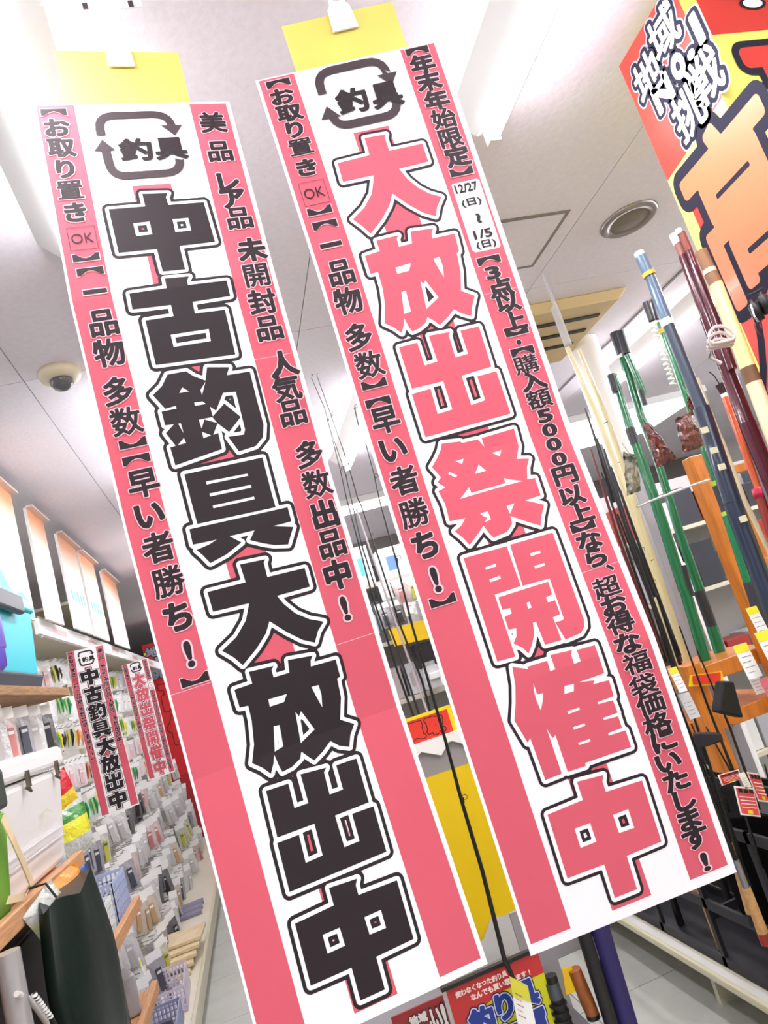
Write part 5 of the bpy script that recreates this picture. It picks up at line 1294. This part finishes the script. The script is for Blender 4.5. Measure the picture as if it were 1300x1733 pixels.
# price tags on the right
def ptag(px, py, w_, h_, y, label, head=(240, 226, 50), body=M_CARD, red=False, lean=.12):
    o = OY(px, py, y); u = Vector((1, 0, -lean*.3)).normalized(); v = Vector((lean, 0, -1)).normalized()
    r = empty('price_tag', o, label, 'price tag')
    b = MB(); b.prism([(0, 0), (w_, 0), (w_, h_), (0, h_)], o, u, v, (0, .001, 0)); b.build('tag_card', body, r)
    pr = Print()
    if head: pr.rect(0, 0, w_, h_*.24, 1, 0)
    for k in range(4): pr.rect(w_*.12, h_*(.36 + .15*k), w_*(.88 - .2*(k % 2)), h_*(.375 + .15*k), 2, 1)
    pr.build('printed_lines', [mat('tag_head' + str(head), head or (255, 255, 255), .5), mat('tag_ink', (120, 116, 124), .5)], plane_surf(o, u, v, (0, -1, 0)), r); return r
ptag(1262, 1030, .024, .058, 1.2, 'yellow-headed price tag, upper of the three at the right edge')
ptag(1277, 1072, .030, .072, 1.15, 'yellow-headed price tag cut by the right edge')
ptag(1240, 1094, .030, .066, 1.2, 'yellow-headed price tag, lowest of the three at the right edge')
ptag(1131, 1132, .018, .050, 1.3, 'slim yellow-headed price tag beside the wooden rack')
M_PKC = mat('pink_flyer', (226, 120, 130), .5); M_GRC = mat('grey_print_card', (206, 206, 206), .5)
ptag(1148, 1176, .024, .052, 1.32, 'grey printed tag under the slim yellow-headed one', None, M_GRC)
ptag(1264, 1142, .022, .040, 1.22, 'white printed tag hanging below the lowest yellow-headed tag', None, M_CARD)
ptag(1285, 1150, .020, .052, 1.2, 'pink printed tag at the right edge', None, M_PKC)
# red flyers lower right
def flyer(pxs, y, label, m_):
    q = [OY(px, py, y) for px, py in pxs]; r = empty('flyer', q[0], label, 'flyer'); card('sheet', q, M_CARD, None, None, .001, r)
    iq = [q[0].lerp(q[2], .06), q[1].lerp(q[3], .06), q[2].lerp(q[0], .06), q[3].lerp(q[1], .06)]
    card('red_print', [v_ - Vector((0, .0016, 0)) for v_ in iq], m_, None, None, .0005, r)
    s_ = plane_surf(q[0] - Vector((0, .0026, 0)), q[1] - q[0], q[3] - q[0], (0, -1, 0)); pr = Print(); W_ = (q[1]-q[0]).length; H_ = (q[3]-q[0]).length
    for k in range(3): pr.rect(W_*(.12 + .28*k), H_*.07, W_*(.34 + .28*k), H_*.21, 4, 0)
    for k in range(4): pr.rect(W_*.12, H_*(.34 + .12*k), W_*.88, H_*(.37 + .12*k), 2, 1)
    pr.rect(W_*.36, H_*.80, W_*.62, H_*.92, 2, 2)
    pr.build('lettering', [M_BLACK, M_CARD, M_YELB], s_, r); return r
M_FLY = mat('flyer_red', (222, 78, 94), .4)
flyer(((1242, 1330), (1275, 1333), (1288, 1383), (1254, 1379)), 1.5, 'red and white discount flyer, front one at the right', M_FLY)
flyer(((1264, 1306), (1284, 1309), (1301, 1358), (1284, 1356)), 1.56, 'red discount flyer behind the front one, at the right edge', M_FLY)
flyer(((1215, 1312), (1250, 1302), (1256, 1318), (1222, 1330)), 1.6, 'crumpled red flyer left of the discount flyers', mat('bright_red_film', (206, 30, 50), .2, coat=.5))
ptag(1250, 1310, .016, .034, 1.5, 'white barcode tag above the front discount flyer', None)
hang_box(((1222, 1385), (1310, 1380), (1345, 1600), (1290, 1560)), 2.1, .10, mat('black_nylon', (6, 6, 9), .9, spec=.1), 'wide black rod case standing before the floor rack, lower right', 'rod case', 'rod_case')
for k, (g0, g1, g2, lab) in enumerate((((1245, 1455), (1263, 1502), (1291, 1578), 'cork-gripped rod butt with silver reel seat before the black case, lower right'), ((1238, 1425), (1251, 1478), (1272, 1545), 'second cork-gripped rod butt, left of the silver-seated one'))):
    y_ = 1.9 + .03*k; r = empty('rod_butt', OY(*g2, y_), lab, 'fishing rod')
    MB().tube([OY(*g0, y_), OY(*g1, y_)], .010, 10).build('reel_seat', mat('silver_seat', (150, 150, 156), .3, metal=.6) if k == 0 else M_CORK, r)
    MB().tube([OY(*g1, y_), OY(*g2, y_)], [.012, .015], 10).build('grip', M_CORK, r)
    e_ = OY(*g2, y_); MB().tube([e_, e_ + (e_ - OY(*g1, y_)).normalized() * .03], .0155, 10).build('butt_cap', mat('rust_rod', (150, 48, 34), .3) if k == 0 else M_EVA, r)
    e_ = OY(*g0, y_); MB().tube([e_, e_ + Vector((-.01, 0, .75))], [.006, .003], 8).build('blank', M_ROD, r)
# far right side: shelving and goods beyond the rods
h = empty('far_gondola', (2.6, 5.2, 0), 'distant gondola beyond the right-hand rods', 'shelf')
MB().box((1.98, 3.4, 0), (3.6, 3.5, 1.9)).build('back_panel', mat('gondola_grey', (196, 196, 196), .6), h)
for z in (.5, .9, 1.3, 1.62): MB().box((1.98, 3.15, z - .02), (3.6, 3.4, z)).build('shelf_board', M_CREAM, h)
rg = random.Random(21); fc = [(40, 42, 46), (214, 216, 218), (60, 62, 70), (200, 190, 150), (70, 76, 84), (170, 60, 56), (236, 236, 236), (180, 180, 186)]
for s_, z in enumerate((.502, .902, 1.302, 1.622)):
    for k in range(11):
        c_ = fc[rg.randint(0, 7)]; w_ = .13; x = 2.06 + .145*k; hh = rg.uniform(.12, .24)
        r = tag(MB().box((x - w_/2, 3.18, z), (x + w_/2, 3.34, z + hh)).build('boxed_goods', mat('fg' + str(c_), c_, .4), None, .004),
                'boxed goods, place %s from the left on the %s shelf of the distant right gondola' % (['one', 'two', 'three', 'four', 'five', 'six', 'seven', 'eight', 'nine', 'ten', 'eleven'][k], ['bottom', 'second', 'third', 'top'][s_]), 'box', 'boxes on the distant right gondola')
